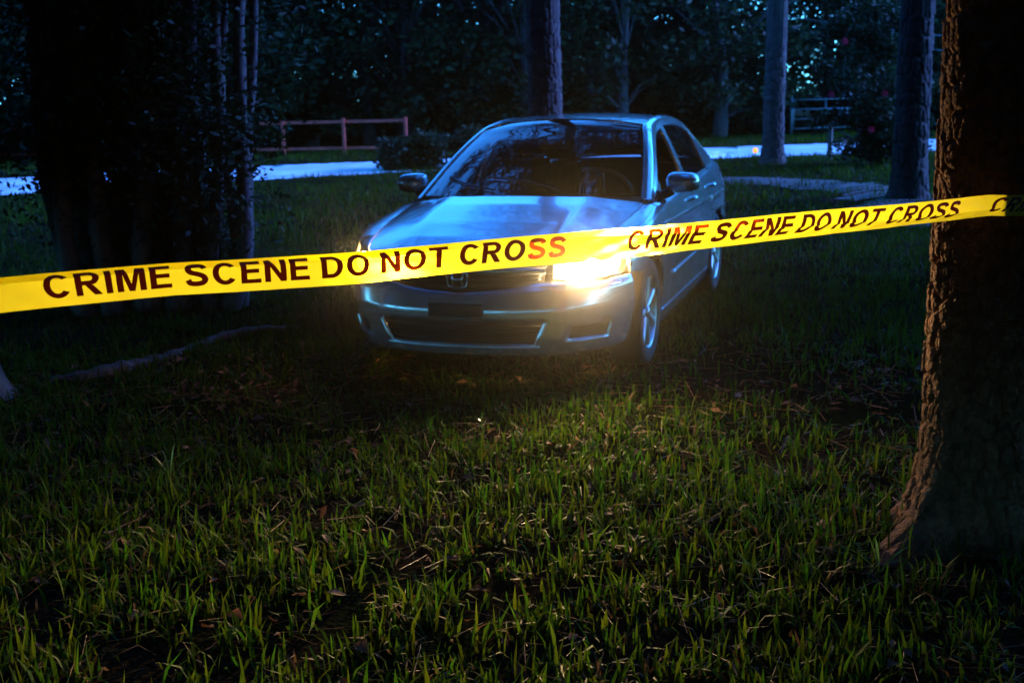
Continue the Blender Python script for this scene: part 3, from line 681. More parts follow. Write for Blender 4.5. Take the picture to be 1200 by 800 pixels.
# lettering: font outlines made bold, cut fine and laid on the film
def letter_shape(ch):
    """(vertices, faces, width) of one bold capital, 1 high."""
    k = .205
    def poly(p): return [list(q) for q in p], [tuple(range(len(p)))]
    def strip2(o, i, closed=False):
        n = len(o); v = [list(q) for q in o] + [list(q) for q in i]; f = [(a, (a + 1) % n, n + (a + 1) % n, n + a) for a in range(n if closed else n - 1)]; return v, f
    def arc(cx, cy, rx, ry, a0, a1, n=28): return [(cx + rx * math.cos(a), cy + ry * math.sin(a)) for a in np.linspace(a0, a1, n)]
    if ch == 'I': return (*poly([(0, 0), (k, 0), (k, 1), (0, 1)]), k)
    if ch == 'T': h = .72; m = h / 2; return (*poly([(m - k / 2, 0), (m + k / 2, 0), (m + k / 2, 1 - k * .85), (h, 1 - k * .85), (h, 1), (0, 1), (0, 1 - k * .85), (m - k / 2, 1 - k * .85)]), h)
    if ch == 'E': h = .68; c = k * .85; return (*poly([(0, 0), (h, 0), (h, c), (k, c), (k, .5 - c / 2 + .02), (h * .92, .5 - c / 2 + .02), (h * .92, .5 + c / 2 + .02), (k, .5 + c / 2 + .02), (k, 1 - c), (h * .98, 1 - c), (h * .98, 1), (0, 1)]), h)
    if ch == 'N': h = .76; return (*poly([(0, 0), (k, 0), (k, .64), (h - k, 0), (h, 0), (h, 1), (h - k, 1), (h - k, .36), (k, 1), (0, 1)]), h)
    if ch == 'M': h = .92; m = h / 2; return (*poly([(0, 0), (k, 0), (k, .70), (m - .09, 0), (m + .09, 0), (h - k, .70), (h - k, 0), (h, 0), (h, 1), (h - k * 1.45, 1), (m, .30), (k * 1.45, 1), (0, 1)]), h)
    if ch == 'O': h = .86; return (*strip2(arc(h / 2, .5, h / 2, .51, 0, 2 * PI, 45)[:-1], arc(h / 2, .5, h / 2 - k, .51 - k * .9, 0, 2 * PI, 45)[:-1], True), h)
    if ch == 'C': h = .82; return (*strip2(arc(h / 2 + .02, .5, h / 2, .51, .62, 2 * PI - .62, 36), arc(h / 2 + .02, .5, h / 2 - k, .51 - k * .9, .72, 2 * PI - .72, 36)), h)
    if ch == 'D':
        h = .78; o = [(0, 0)] + arc(h - .42, .5, .42, .5, -PI / 2, PI / 2, 26) + [(0, 1)]; i = [(k, k * .85)] + arc(h - .42, .5, .42 - k, .5 - k * .85, -PI / 2, PI / 2, 26) + [(k, 1 - k * .85)]; return (*strip2(o, i, True), h)
    if ch == 'R':
        h = .78; c = k * .85; r_ = (1 - .41) / 2; cy = 1 - r_
        o = [(k, .41)] + arc(h - r_ - .05, cy, r_ + .02, r_, -PI / 2, PI / 2, 20) + [(k, 1)]; i = [(k, .41 + c)] + arc(h - r_ - .05, cy, r_ - k + .02, r_ - c, -PI / 2, PI / 2, 20) + [(k, 1 - c)]
        v, f = strip2(o, i); n = len(v); v += [[0, 0], [k, 0], [k, 1], [0, 1]]; f.append((n, n + 1, n + 2, n + 3)); n = len(v); v += [[.30, .41], [h - .23, 0], [h + .01, 0], [.54, .41]]; f.append((n, n + 1, n + 2, n + 3)); return v, f, h
    if ch == 'S':
        h = .74; c = catmull([(h - .10, .74), (h * .76, .87), (h * .5, .905), (h * .23, .86), (.11, .72), (h * .25, .59), (h * .5, .52), (h * .76, .43), (h - .10, .28), (h * .76, .14), (h * .5, .095), (h * .22, .13), (.09, .27)], 70)
        d = np.gradient(c, axis=0); d /= np.linalg.norm(d, axis=1)[:, None]; nn = np.stack([-d[:, 1], d[:, 0]], 1) * k * .5; return (*strip2((c + nn).tolist(), (c - nn).tolist()), h)
def print_text(txt, s0, s1):
    pos = []; x = 0
    for ch in txt:
        if ch == ' ': x += .30; continue
        L = letter_shape(ch); pos.append((x, L)); x += L[2] + .135
    tot = x - .135
    for x, (v, f, wd) in pos:
        bm = bmesh.new(); vs_ = [bm.verts.new((p[0] + x, p[1], 0)) for p in v]
        for q in f: bm.faces.new([vs_[i] for i in q])
        bm.normal_update(); bmesh.ops.triangulate(bm, faces=bm.faces[:])
        for yv in np.linspace(0, 1, 20)[1:-1]: bmesh.ops.bisect_plane(bm, geom=bm.verts[:] + bm.edges[:] + bm.faces[:], plane_co=(0, yv, 0), plane_no=(0, 1, 0))
        for xv in np.linspace(x, x + wd, 6)[1:-1]: bmesh.ops.bisect_plane(bm, geom=bm.verts[:] + bm.edges[:] + bm.faces[:], plane_co=(xv, 0, 0), plane_no=(1, 0, 0))
        co = np.array([v_.co for v_ in bm.verts]); s = s0 + co[:, 0] / tot * (s1 - s0); t = -.27 + co[:, 1] * .67
        kk = np.clip((s - S_L) / (S_R - S_L), 0, 1.1); crk = np.interp(kk, [0, .3, .5, .7, .9, 1.3], [.23, .20, .30, -.02, -.12, -.10]); sh = np.interp(kk, [0, .35, .55, .75, 1.1], [-.10, .05, .25, .75, .95])
        s = s + TW * sh * (t - crk) + np.where(t < crk, -.005 * np.clip((kk - .5) / .2, 0, 1), 0)
        q, hn = tape_pt(s, t); q[:, :2] += hn * .0012
        for v_, p in zip(bm.verts, q): v_.co = p
        me = bpy.data.meshes.new('letter'); bm.to_mesh(me); bm.free(); me.materials.append(ink_m); me.polygons.foreach_set('use_smooth', [True] * len(me.polygons))
        link('letter', me, tape)
print_text('CRIME SCENE DO NOT CROSS', sA, s_of_px(663))
print_text('CRIME SCENE DO NOT CROSS', sB, s_of_px(1121))
LEN = s_of_px(1121) - sB
print_text('CRIME SCENE', sC, sC + LEN * .49)

# ------------------------------------------------------------------ trees
def cell_disp(u, v, cu, cv, seed):
    """bark plate relief: raised plates, deep cracks between them; u wraps at nu cells."""
    nu = max(3, int(round(u.max() / cu))); cu = u.max() * (1 + 1e-9) / nu; r = np.random.default_rng(seed); nv = int(v.max() / cv) + 4
    jx, jy = r.uniform(.1, .9, (nu, nv)), r.uniform(.1, .9, (nu, nv)); lift = r.uniform(.5, 1, (nu, nv))
    gu, gv = u / cu, v / cv; iu, iv = np.floor(gu).astype(int), np.floor(gv).astype(int); d1 = np.full(u.shape, 9.); d2 = d1.copy(); lf = np.zeros(u.shape)
    for a in (-1, 0, 1):
        for b in (-1, 0, 1):
            ci, cj = (iu + a) % nu, np.clip(iv + b, 0, nv - 1); dd = np.hypot(gu - (iu + a + jx[ci, cj]), (gv - (iv + b + jy[ci, cj])))
            n1 = dd < d1; d2 = np.where(n1, d1, np.minimum(d2, dd)); lf = np.where(n1, lift[ci, cj], lf); d1 = np.where(n1, dd, d1)
    return np.clip((d2 - d1) / .28, 0, 1) ** .6 * lf
def bark_trunk(name, base, r0, H, lean, m, parent, seg=96, rows=260, depth=.022, plate=(.06, .16), flare=.55, fl_h=.22, lobes=None, taper=.35, seed=1, rmin=.05):
    zs = np.concatenate([np.linspace(-.08, min(2.6, H), rows), np.linspace(min(2.6, H), H, 30)[1:]]) if H > 2.7 else np.linspace(-.08, H, rows)
    a = np.linspace(0, 2 * PI, seg, endpoint=False); A, Zz = np.meshgrid(a, zs); zc = np.maximum(Zz, 0)
    fl = flare * np.exp(-zc / fl_h)
    lob = 1 + 0 * A
    if lobes:
        lob = np.zeros_like(A)
        for ang, amp, wd in lobes: dlt = (A - ang + PI) % (2 * PI) - PI; lob = lob + amp * np.exp(-(dlt / wd) ** 2)
        lob = lob + .25
    R = r0 * (1 - taper * zc / H + fl * lob); R = np.maximum(R, rmin)
    U = A * r0; Dp = cell_disp(U + 1e-6, zc + .1, plate[0], plate[1], seed) ; Df = cell_disp(U + 1e-6, zc + .1, plate[0] * .35, plate[1] * .3, seed + 5)
    R = R + depth * (Dp - .6) + depth * .3 * (Df - .5)
    x = base[0] + lean[0] * zc + R * np.cos(A); y = base[1] + lean[1] * zc + R * np.sin(A)
    V = np.stack([x, y, Zz], -1).reshape(-1, 3); n = seg; i, j = np.meshgrid(np.arange(len(zs) - 1), np.arange(n), indexing='ij'); j2 = (j + 1) % n
    F = np.stack([i * n + j, i * n + j2, (i + 1) * n + j2, (i + 1) * n + j], -1).reshape(-1, 4)
    return link(name, bulk_mesh(name, V, F, m, smooth=True), parent)
def leaf_cloud(centers, radii, counts, size, aspect=.45, seed=0, flat=.6, droop=0.0):
    r = np.random.default_rng(seed); P = []
    for c, rr, k in zip(centers, radii, counts):
        d = r.normal(0, 1, (k, 3)); d /= np.linalg.norm(d, axis=1)[:, None]; d *= (r.uniform(0, 1, k) ** .42)[:, None] * np.array([rr, rr, rr * flat]); P.append(np.array(c) + d)
    P = np.vstack(P); k = len(P)
    ax = r.normal(0, 1, (k, 3)); ax[:, 2] = ax[:, 2] * .6 - droop; ax /= np.linalg.norm(ax, axis=1)[:, None]
    nn = r.normal(0, 1, (k, 3)); nn[:, 2] += .8; sd_ = np.cross(ax, nn); sd_ /= np.linalg.norm(sd_, axis=1)[:, None] + 1e-9
    L = size * r.uniform(.6, 1.3, k)[:, None]; W = L * aspect
    V = np.stack([P - ax * L / 2, P + sd_ * W / 2, P + ax * L / 2, P - sd_ * W / 2], 1).reshape(-1, 3)
    F = np.arange(4 * k).reshape(-1, 4)
    tone = r.uniform(.55, 1.35, k); base = np.stack([.013 * tone * r.uniform(.8, 1.5, k), .029 * tone, .008 * tone], 1)
    return V, F, np.repeat(base, 4, 0)
leaf_m = mat('leaf', (.05, .09, .03), .55, attr='tone', transl=.30, spec=.15)
pine_bark = mat('pine_bark', (.15, .068, .034), .9, var=.55, scale=22, bump=1.0, bscale=90, spec=.25)
far_bark = mat('grey_pine_bark', (.06, .048, .046), .9, var=.4, scale=9, bump=.6, bscale=30, spec=.25)
pale_bark = mat('pale_smooth_bark', (.06, .05, .05), .75, var=.35, scale=7, bump=.3, bscale=25)
def pine_crown(H, n, spread, size, seed, base_z=.70):
    r = np.random.default_rng(seed); ce, ra, co = [], [], []; limbs = MB()
    for i in range(n):
        z = H * r.uniform(base_z, 1.02); a = r.uniform(0, 6.28); q = spread * (1.1 - .75 * (z / H - base_z) / (1 - base_z)) * r.uniform(.45, 1)
        tip = np.array([q * math.cos(a), q * math.sin(a), z + r.uniform(-.2, .6)]); limbs.tube([(0, 0, z - .5), tip * [.5, .5, 1] + [0, 0, -.15], tip], [.05, .035, .012], 5)
        ce.append(tip); ra.append(r.uniform(.7, 1.2)); co.append(260)
        ce.append(tip * [.65, .65, 1]); ra.append(.7); co.append(80)
    return leaf_cloud(ce, ra, co, size, .16, seed), limbs
def pine(label, base, r0, H, lean, seed, group=None, bz=.70, spread=3.8, crown=True, **kw):
    t = empty('pine_tree', (base[0], base[1], 0)); tag(t, label, 'tree', group)
    bark_trunk('trunk', (0, 0), r0, H, lean, kw.pop('m', far_bark), t, seed=seed, **kw)
    if crown:
        (V, F, col), limbs = pine_crown(H, int(40 * (spread / 3.8) ** 2.2), spread, .42, seed, bz)
        off = np.array([lean[0] * H, lean[1] * H, 0]); V = V + off
        link('crown', bulk_mesh('crown', V, F, leaf_m, col), t); lo = limbs.build('limbs', far_bark, t, smooth=True); lo.location = off
    return t
# the big trunk that carries the tape
pine('thick plated pine trunk that the yellow tape is tied to', TREE_C, TREE_R, 13.0, (.004, .0), 11, m=pine_bark, seg=260, rows=620, depth=.026, plate=(.048, .10), flare=1.0, fl_h=.12,
     lobes=[(math.atan2(3.74 - 3.905, 1.29 - 1.666) + .12, 1.35, .38), (-1.2, .30, .3), (1.0, .5, .5), (2.4, .4, .5)])
pine('tall pine trunk rising directly behind the car roof', (.47, 14.0), .205, 18, (-.004, 0), 21, bz=.37, spread=6.0, seg=100, rows=260, depth=.026, plate=(.065, .16), flare=.4)
pb_ = on_ground(905, 192); pine('pine trunk beside the road with an orange reflector near its foot', (pb_[0], pb_[1]), .235, 17, (.012, 0), 31, seg=90, rows=200, depth=.034, plate=(.09, .24), flare=.35)
pb_ = on_ground(1064, 236); pine('shade-darkened pine trunk standing between the flowering shrub and the taped tree', (pb_[0], pb_[1]), .235, 16, (.004, 0), 41, m=mat('shaded_pine_bark', (.028, .022, .021), .9, var=.4, scale=9, bump=.6, bscale=30, spec=.3), seg=90, rows=200, depth=.034, plate=(.09, .24), flare=.35)  # darker copy of the bark: shade on this trunk put into its colour
pine('tree with flared pale foot at the edge of the lawn beside a surface root', (-3.07, 6.28), .16, 11, (-.02, .0), 51, seg=80, rows=200, depth=.014, plate=(.05, .14), flare=.75, fl_h=.13, m=pale_bark)
# unseen pines added round the yard to close the canopy and shade it
for k, (x, y, s_) in enumerate(((-5.5, -2.5, 61), (4.5, -4.0, 62), (-1.0, -7.5, 63), (7.6, 4.5, 64), (-6.5, 6.5, 65), (-4.6, 3.0, 66), (6.0, 9.5, 67), (4.4, .5, 68), (-2.0, -1.5, 69), (-8.0, 11.5, 70), (8.6, 14.0, 71), (10.8, 20.5, 72))):
    pine('unseen tall pine added around the yard to close the canopy', (x, y), .22, 15, (0, 0), s_, group='unseen pines added for canopy shade', seg=20, rows=20, depth=.01)

# multi-stemmed tree, left
def clump_tree():
    t = empty('multi_stem_tree', (-2.80, 9.0, 0)); tag(t, 'dark clump of many slender stems growing from one base on the lawn', 'tree')
    r = random.Random(5); ce, ra, co = [], [], []
    st = [(-.70, .05, -.02), (-.62, -.1, -.06), (-.5, .1, -.05), (-.34, -.15, -.06), (-.2, .1, .0), (-.05, -.12, .05), (.1, .15, .02), (.22, -.1, .12), (.36, .05, .06), (.5, -.05, .10), (.60, .1, .04), (.70, -.05, .12), (.76, .1, .08), (-.76, .1, -.08), (-.15, .3, -.03), (.3, .3, .05), (-.6, .3, -.04), (.05, .35, .0)]
    for k, (x, y, ln) in enumerate(st):
        H = r.uniform(4.5, 6.5); rr = r.uniform(.05, .10) if k < 9 else r.uniform(.035, .06)
        pts = [(x * .8, y, -.08)] + [(x + ln * z * .5 + r.uniform(-.05, .05), y + r.uniform(-.05, .05) + .02 * z, z) for z in np.linspace(.5, H, 8)]
        q = catmull(pts, 40); rad = np.interp(np.arange(40), [0, 3, 39], [rr * 1.5, rr, rr * .3]) * (1 + .12 * np.sin(np.arange(40) * 1.7 + k))
        sb = MB(); sb.tube(q, rad, 10); sb.build('stem', pale_bark, t, smooth=True)
        for z in np.linspace(8, 39, 9).astype(int):
            ce.append(q[z] + np.array([r.uniform(-.3, .3), r.uniform(-.4, .5), r.uniform(-.2, .3)])); ra.append(r.uniform(.35, .7)); co.append(230)
    for a in range(48):     # low sprouts and ivy round the foot that make the mass opaque
        ce.append(np.array([r.uniform(-.62, .40), r.uniform(-.1, .6), r.uniform(.2, 2.9)])); ra.append(r.uniform(.25, .42)); co.append(420)
    for a in ((-1.35, -.3, .75), (-1.5, -.2, .95), (-1.25, -.4, 1.05), (-1.6, -.3, .6)): ce.append(np.array(a)); ra.append(.28); co.append(70)
    V, F, col = leaf_cloud(ce, ra, co, .075, .42, 9, flat=.9); link('crown', bulk_mesh('crown', V, F, leaf_m, col), t)
clump_tree()

# surface root crossing the lawn
rp = [on_ground(px, py) for px, py in ((60, 452), (100, 449), (140, 440), (165, 432), (200, 420), (235, 408), (262, 400), (300, 394), (335, 391))]
rt = MB(); q = catmull(rp, 60); q[:, 2] = gz(q[:, 0], q[:, 1]) + .012 + .018 * np.sin(np.linspace(0, 9, 60)); rt.tube(q, np.interp(np.arange(60), [0, 15, 59], [.03, .05, .022]) * (1 + .15 * np.sin(np.arange(60) * 1.3)), 12)
tag(rt.build('surface_root', mat('weathered_root', (.036, .03, .03), .8, var=.4, scale=9, bump=.5, bscale=30), smooth=True), 'long pale root snaking across the lawn toward the car', 'root')

# broadleaf trees beyond the road
def crown_proto(seed, H, spread, n, leaf, per):
    r = np.random.default_rng(seed); ce, ra, co = [], [], []; lm = MB()
    lm.tube(catmull([(0, 0, -.1), (.05, 0, H * .2), (-.08, .05, H * .45), (0, 0, H * .8)], 12), np.linspace(.24, .06, 12), 9)
    for i in range(n):
        a = r.uniform(0, 6.28); z = H * r.uniform(.10, 1); q = spread * math.sqrt(max(.05, 1 - ((z / H - .45) / .62) ** 2)) * r.uniform(.3, 1)
        tip = np.array([q * math.cos(a), q * math.sin(a), z]); ce.append(tip); ra.append(r.uniform(.7, 1.3)); co.append(per)
        if i % 3 == 0: lm.tube([(0, 0, z * .55), tip * [.5, .5, .85], tip], [.06, .04, .015], 5)
    V, F, col = leaf_cloud(ce, ra, co, leaf, .5, seed); return bulk_mesh('crown', V, F, leaf_m, col), lm
PROTO = []
for k, (H, sp) in enumerate(((9, 3.2), (7.5, 3.6), (11, 3.0))):
    cm, lm = crown_proto(70 + k, H, sp, 60, .24, 130); tm = lm.build('trunk', far_bark, None, smooth=True); tmesh = tm.data; bpy.data.objects.remove(tm); PROTO.append((cm, tmesh))
cm, lm = crown_proto(77, 12.5, 4.4, 150, .30, 190); tm = lm.build('trunk', far_bark, None, smooth=True); tmesh = tm.data; bpy.data.objects.remove(tm); PROTO.append((cm, tmesh))
def bg_tree(x, y, k, sc_, rot, label, group):
    t = empty('broadleaf_tree', (x, y, 0), rot); t.scale = (sc_, sc_, sc_ * random.uniform(.92, 1.1)); tag(t, label, 'tree', group)
    link('trunk', PROTO[k][1], t); link('crown', PROTO[k][0], t)
r = random.Random(12)
n_bg = 0
def wood_label(x, row):
    where = 'behind the red-brown fence' if x < -2.5 else ('across the road behind the car' if x < 8.5 else 'near the pale metal gate')
    depth = ('front edge of the wood', 'second rank of the wood', 'middle of the wood', 'back of the wood', 'far back of the wood')[row]
    return 'dark leafy tree at the ' + depth + ' ' + where, 'trees at the ' + depth + ' ' + where
for row, (d0, step) in enumerate(((7.0, 3.6), (11.5, 4.2), (17, 5.0), (24, 4.6), (31, 4.6))):
    x = -30.0
    while x < 44:
        yf = np.interp(x, [-64, -30, -12.4, -1.8, 6, 10.8, 22, 60], [-8, 15, 28, 32.4, 35, 36.2, 40, 53])
        yy = yf + d0 + r.uniform(-1, 1) + (4.5 if x < -2.5 and row == 0 else 0)
        skip = (row == 0 and 8.5 < x < 14.0) or (row >= 2 and min(abs(x / yy - q) for q in (-.44, -.125, .255)) < .026)
        if not skip:
            bg_tree(x, yy, r.randrange(3), r.uniform(.85, 1.2) * (1.05, 1.2, 1.4, 1.6, 1.7)[row], r.uniform(0, 6.28), *wood_label(x, row)); n_bg += 1
        x += step * r.uniform(.8, 1.2)
# trees on the yard side, out to the left and right
for x, y in ((-13, 15), (-17, 20)):
    bg_tree(x, y, r.randrange(3), r.uniform(1.1, 1.35), r.uniform(0, 6.28), 'leafy tree standing on the yard side of the road', 'trees on the yard side')
for x, y in ((-10, 8.5), (-9, 3.5), (-12, -1), (-7.5, -3.5), (-3.2, -6), (1.5, -6.5), (6.2, -5), (9.5, -1), (13, 9), (-5, -11), (2, -12), (8.5, -10), (-12, -8), (14, -4), (-1.5, -17), (6, -18), (15, 3), (-15, 5), (-15, 11)):  # unseen belt added all round to keep skylight off the lawn
    bg_tree(x, y, 3, r.uniform(1.0, 1.2), r.uniform(0, 6.28), 'unseen dense tree added around the yard to block skylight', 'unseen trees added to block skylight')
# flowering shrub near the right
def shrub(name, label, base, w_, h_, seed, n, leaf, flowers=()):
    t = empty(name, base); tag(t, label, 'shrub'); rr = np.random.default_rng(seed); ce, ra, co = [], [], []; sm = MB()
    for i in range(n):
        a = rr.uniform(0, 6.28); z = h_ * rr.uniform(.08, 1); q = w_ * math.sqrt(max(.08, 1 - (z / h_ - .5) ** 2 * 3.2)) * rr.uniform(.2, 1); tip = np.array([q * math.cos(a), q * math.sin(a), z]); ce.append(tip); ra.append(rr.uniform(.25, .5)); co.append(150)
        if i % 4 == 0: sm.tube([(0, 0, 0), tip * [.4, .4, .6], tip], [.03, .02, .008], 5)
    V, F, col = leaf_cloud(ce, ra, co, .13, .5, seed); link('foliage', bulk_mesh('foliage', V, F, leaf_m, col), t); sm.build('stems', far_bark, t, smooth=True)
    fm = mat('red_petals', (.30, .008, .03), .6, transl=.3)
    for p in flowers:
        fb = MB(); c = np.array(p) - np.array(base); vdir = -np.array([p[0], p[1], 0]); vdir = vdir / np.linalg.norm(vdir); sx = np.array([vdir[1], -vdir[0], 0])
        for k in range(5):
            a = 2 * PI * k / 5; d = sx * math.cos(a) + np.array([0, 0, 1]) * math.sin(a); e = np.cross(vdir, d)
            fb.add([c, c + d * .035 + e * .035 + vdir * .015, c + d * .08 + vdir * .03, c + d * .035 - e * .035 + vdir * .015], [(0, 1, 2, 3)])
        fb.build('flower', fm, t)
sb_ = on_ground(1035, 197)
shrub('flowering_shrub', 'large dark shrub with scattered red flowers beside the driveway', (sb_[0], sb_[1] + .6, 0), 1.25, 3.4, 81, 80, .13,
      [at_depth(px, py, sb_[1] - .5) for px, py in ((974, 111), (1037, 110), (1021, 152), (990, 49))])
for k, (px, py, w_, h_) in enumerate(((560, 196, .8, .9), (500, 199, .5, .7), (470, 200, .5, .6))):
    b_ = on_ground(px, py); shrub('roadside_shrub', ['low rounded bush at the road edge partly behind the car', 'small twiggy bush at the road edge beside the car mirror', 'smallest twiggy bush at the road edge near the fence end'][k], (b_[0], b_[1], 0), w_, h_, 90 + k, 22, .1)
us_ce, us_ra, us_co = [], [], []; ru = np.random.default_rng(17)
for k in range(34): us_ce.append((ru.uniform(-1.7, 1.7), ru.uniform(-1, 1), ru.uniform(.15, 1.9))); us_ra.append(ru.uniform(.35, .7)); us_co.append(110)
V, F, col = leaf_cloud(us_ce, us_ra, us_co, .2, .5, 18); us_mesh = bulk_mesh('foliage', V, F, leaf_m, col)
us_stem = MB()
for k in range(9): us_stem.tube([(0, 0, -.05), (us_ce[k][0] * .5, us_ce[k][1] * .5, us_ce[k][2] * .6), us_ce[k]], [.03, .02, .008], 5)
us_so = us_stem.build('stems', far_bark, None, smooth=True); us_sm = us_so.data; bpy.data.objects.remove(us_so)
for row, (d0, st_) in enumerate(((10.0, 3.4), (14.5, 3.6))):
    x = -28.0
    while x < 40:
        yf = np.interp(x, [-64, -30, -12.4, -1.8, 6, 10.8, 22, 60], [-8, 15, 28, 32.4, 35, 36.2, 40, 53])
        if not (row == 0 and 9 < x < 14):
            t = empty('understory_bush', (x, yf + d0 + r.uniform(-.8, .8) + (3.0 if x < -2.5 else 0), 0), r.uniform(-.5, .5)); q_ = r.uniform(.9, 1.35); t.scale = (q_, q_, q_)
            wl = ('behind the red-brown fence' if x < -2.5 else ('across the road behind the car' if x < 8.5 else 'near the pale metal gate')); tag(t, ('low', 'shaded low')[row] + ' leafy bush under the trees ' + wl, 'bush', ('front', 'rear')[row] + ' bushes ' + wl); link('foliage', us_mesh, t); link('stems', us_sm, t)
        x += st_ * r.uniform(.85, 1.15)
# palm
def palm():
    b = np.array([3.0, 42.0]); t = empty('fan_palm', (b[0], b[1], 0)); tag(t, 'palm with drooping fronds across the road behind the car', 'palm')
    tb = MB(); tb.tube(catmull([(0, 0, -.1), (.03, 0, 1), (0, 0, 2.2), (-.02, 0, 3.0)], 24), np.linspace(.17, .13, 24) * (1 + .08 * np.sin(np.arange(24) * 2.2)), 14); tb.build('trunk', far_bark, t, smooth=True)
    rr = np.random.default_rng(4)
    for k in range(26):
        a = rr.uniform(0, 6.28); el = rr.uniform(-.4, 1.2); L = rr.uniform(1.3, 1.9); d = np.array([math.cos(a), math.sin(a), 0])
        pth = [np.array([0, 0, 3.0]) + d * L * u * math.cos(el * (1 - u)) + np.array([0, 0, L * (u * math.sin(el) - .75 * u * u)]) for u in np.linspace(0, 1, 14)]
        P, T, N, B = frames(pth); v = []; f = []; fr = MB(); fr.tube(P, np.linspace(.014, .003, 14), 5)
        for i in range(3, 14):
            for s in (-1, 1):
                sdv = np.cross(T[i], [0, 0, 1.]); sdv /= np.linalg.norm(sdv) + 1e-9
                for o_ in (0, .5):
                    p0 = P[i] - T[i] * .06 * o_; tipv = p0 + (sdv * s * .7 + T[i] * .55 + np.array([0, 0, -.45])) * .5 * math.sin(PI * (i + 1) / 16); wv = T[i] * .018
                    fr.add([p0 - wv, p0 + wv, tipv], [(0, 1, 2)])
        fr.build('frond', MATS.get('palm_leaf') or mat('palm_leaf', (.03, .055, .012), .5, transl=.3), t)
palm()

# ------------------------------------------------------------------ fence, gate, post, reflector, power line
rust = mat('red_brown_fence_paint', (.80, .07, .045), .7, var=.3, scale=3)
def fence():
    L0, L1 = np.array([-26., 40.2]), np.array([-3.15, 36.5]); dv = L1 - L0; ln = np.linalg.norm(dv); dv /= ln
    t = empty('rail_fence', (L1[0], L1[1], 0), math.atan2(-dv[1], -dv[0])); tag(t, 'red-brown two-rail fence running along the far side of the road', 'fence')
    x = 0.0; pos = []
    while x < ln: pos.append(x); x += 2.0
    for x in pos: p = MB(); p.box((x - .045, -.045, -.1), (x + .045, .045, 1.12)); p.build('post', rust, t, bevel=.008)
    for a, b in zip(pos[:-1], pos[1:]):
        for z in (.20, 1.02): p = MB(); p.box((a + .002, -.075, z - .045), (b - .002, -.048, z + .045)); p.build('rail', rust, t, bevel=.006)
fence()
steel = mat('galvanised_steel', (.16, .17, .18), .55, .5, var=.1, scale=10)
def gate():
    a, b = np.array([10.6, 43.6]), np.array([13.4, 44.6]); d = b - a; ln = np.linalg.norm(d)
    t = empty('farm_gate', (a[0], a[1], 0), math.atan2(d[1], d[0])); tag(t, 'small pale metal gate among the trees across the road', 'gate')
    for x in (0, ln): p = MB(); p.tube([(x, 0, -.1), (x, 0, 1.5)], .05, 10); p.build('post', steel, t, smooth=True)
    for x in (.1, ln / 2, ln - .1): p = MB(); p.tube([(x, 0, .25), (x, 0, 1.3)], .028, 8); p.build('upright', steel, t, smooth=True)
    for z in (.25, .6, .95, 1.3): p = MB(); p.tube([(.1, 0, z), (ln - .1, 0, z)], .026, 8); p.build('rail', steel, t, smooth=True)
gate()
b_ = on_ground(972, 187); t = empty('mailbox', (b_[0], b_[1], 0), -.5); tag(t, 'small mailbox on a dark post at the road edge', 'mailbox')
p = MB(); p.box((-.05, -.05, -.1), (.05, .05, 1.0)); p.build('post', mat('weathered_wood', (.08, .06, .05), .9, var=.3, scale=12), t, bevel=.006)
v = []; f = []; n = 12
for x in (-.1, .38):
    v += [(x, -.09, 1.0), (x, .09, 1.0)] + [(x, .09 * math.cos(a), 1.1 + .09 * math.sin(a)) for a in np.linspace(0, PI, n)]
k = n + 2
order = [0, 1] + list(range(2, k))
f = [(order[i], order[(i + 1) % k], order[(i + 1) % k] + k, order[i] + k) for i in range(k)] + [tuple(order)[::-1], tuple(q + k for q in order)]
mesh_obj('box', v, f, steel, t, smooth=False)
# amber reflector stake
b_ = on_ground(885, 187); t = empty('reflector_stake', (b_[0], b_[1], 0), 0); tag(t, 'short stake with a self-glowing orange reflector at the road edge', 'marker')
p = MB(); p.tube([(0, 0, -.1), (0, 0, .22)], .012, 8); p.build('stake', steel, t, smooth=True)
v_, f_ = lathe([(.001, -.02), (.06, -.018), (.066, 0), (.055, .01)], 20, 'y'); o = mesh_obj('reflector', np.array(v_) + [0, 0, .22], f_, mat('reflector_glow', (.9, .35, .03), .2, emit=(1, .34, .03), es=.35), t)  # emission stands in for light thrown back by the reflector
# overhead cables
for k, (p0, p1, y0, y1) in enumerate((((905, 18), (1075, 40), 44, 41), ((900, 33), (1085, 58), 45, 42))):
    A, B = at_depth(*p0, y0), at_depth(*p1, y1); A2 = A + (A - B) * 2.2; B2 = B + (B - A) * 2.2
    c = MB(); c.tube([A2 + (B2 - A2) * u + np.array([0, 0, .6 * ((2 * u - 1) ** 2)]) for u in np.linspace(0, 1, 24)], .022, 6)
    tag(c.build('power_line', mat('cable_sheath', (.10, .10, .11), .5), smooth=True), ['upper overhead cable crossing in front of the far trees', 'lower overhead cable crossing in front of the far trees'][k], 'cable')

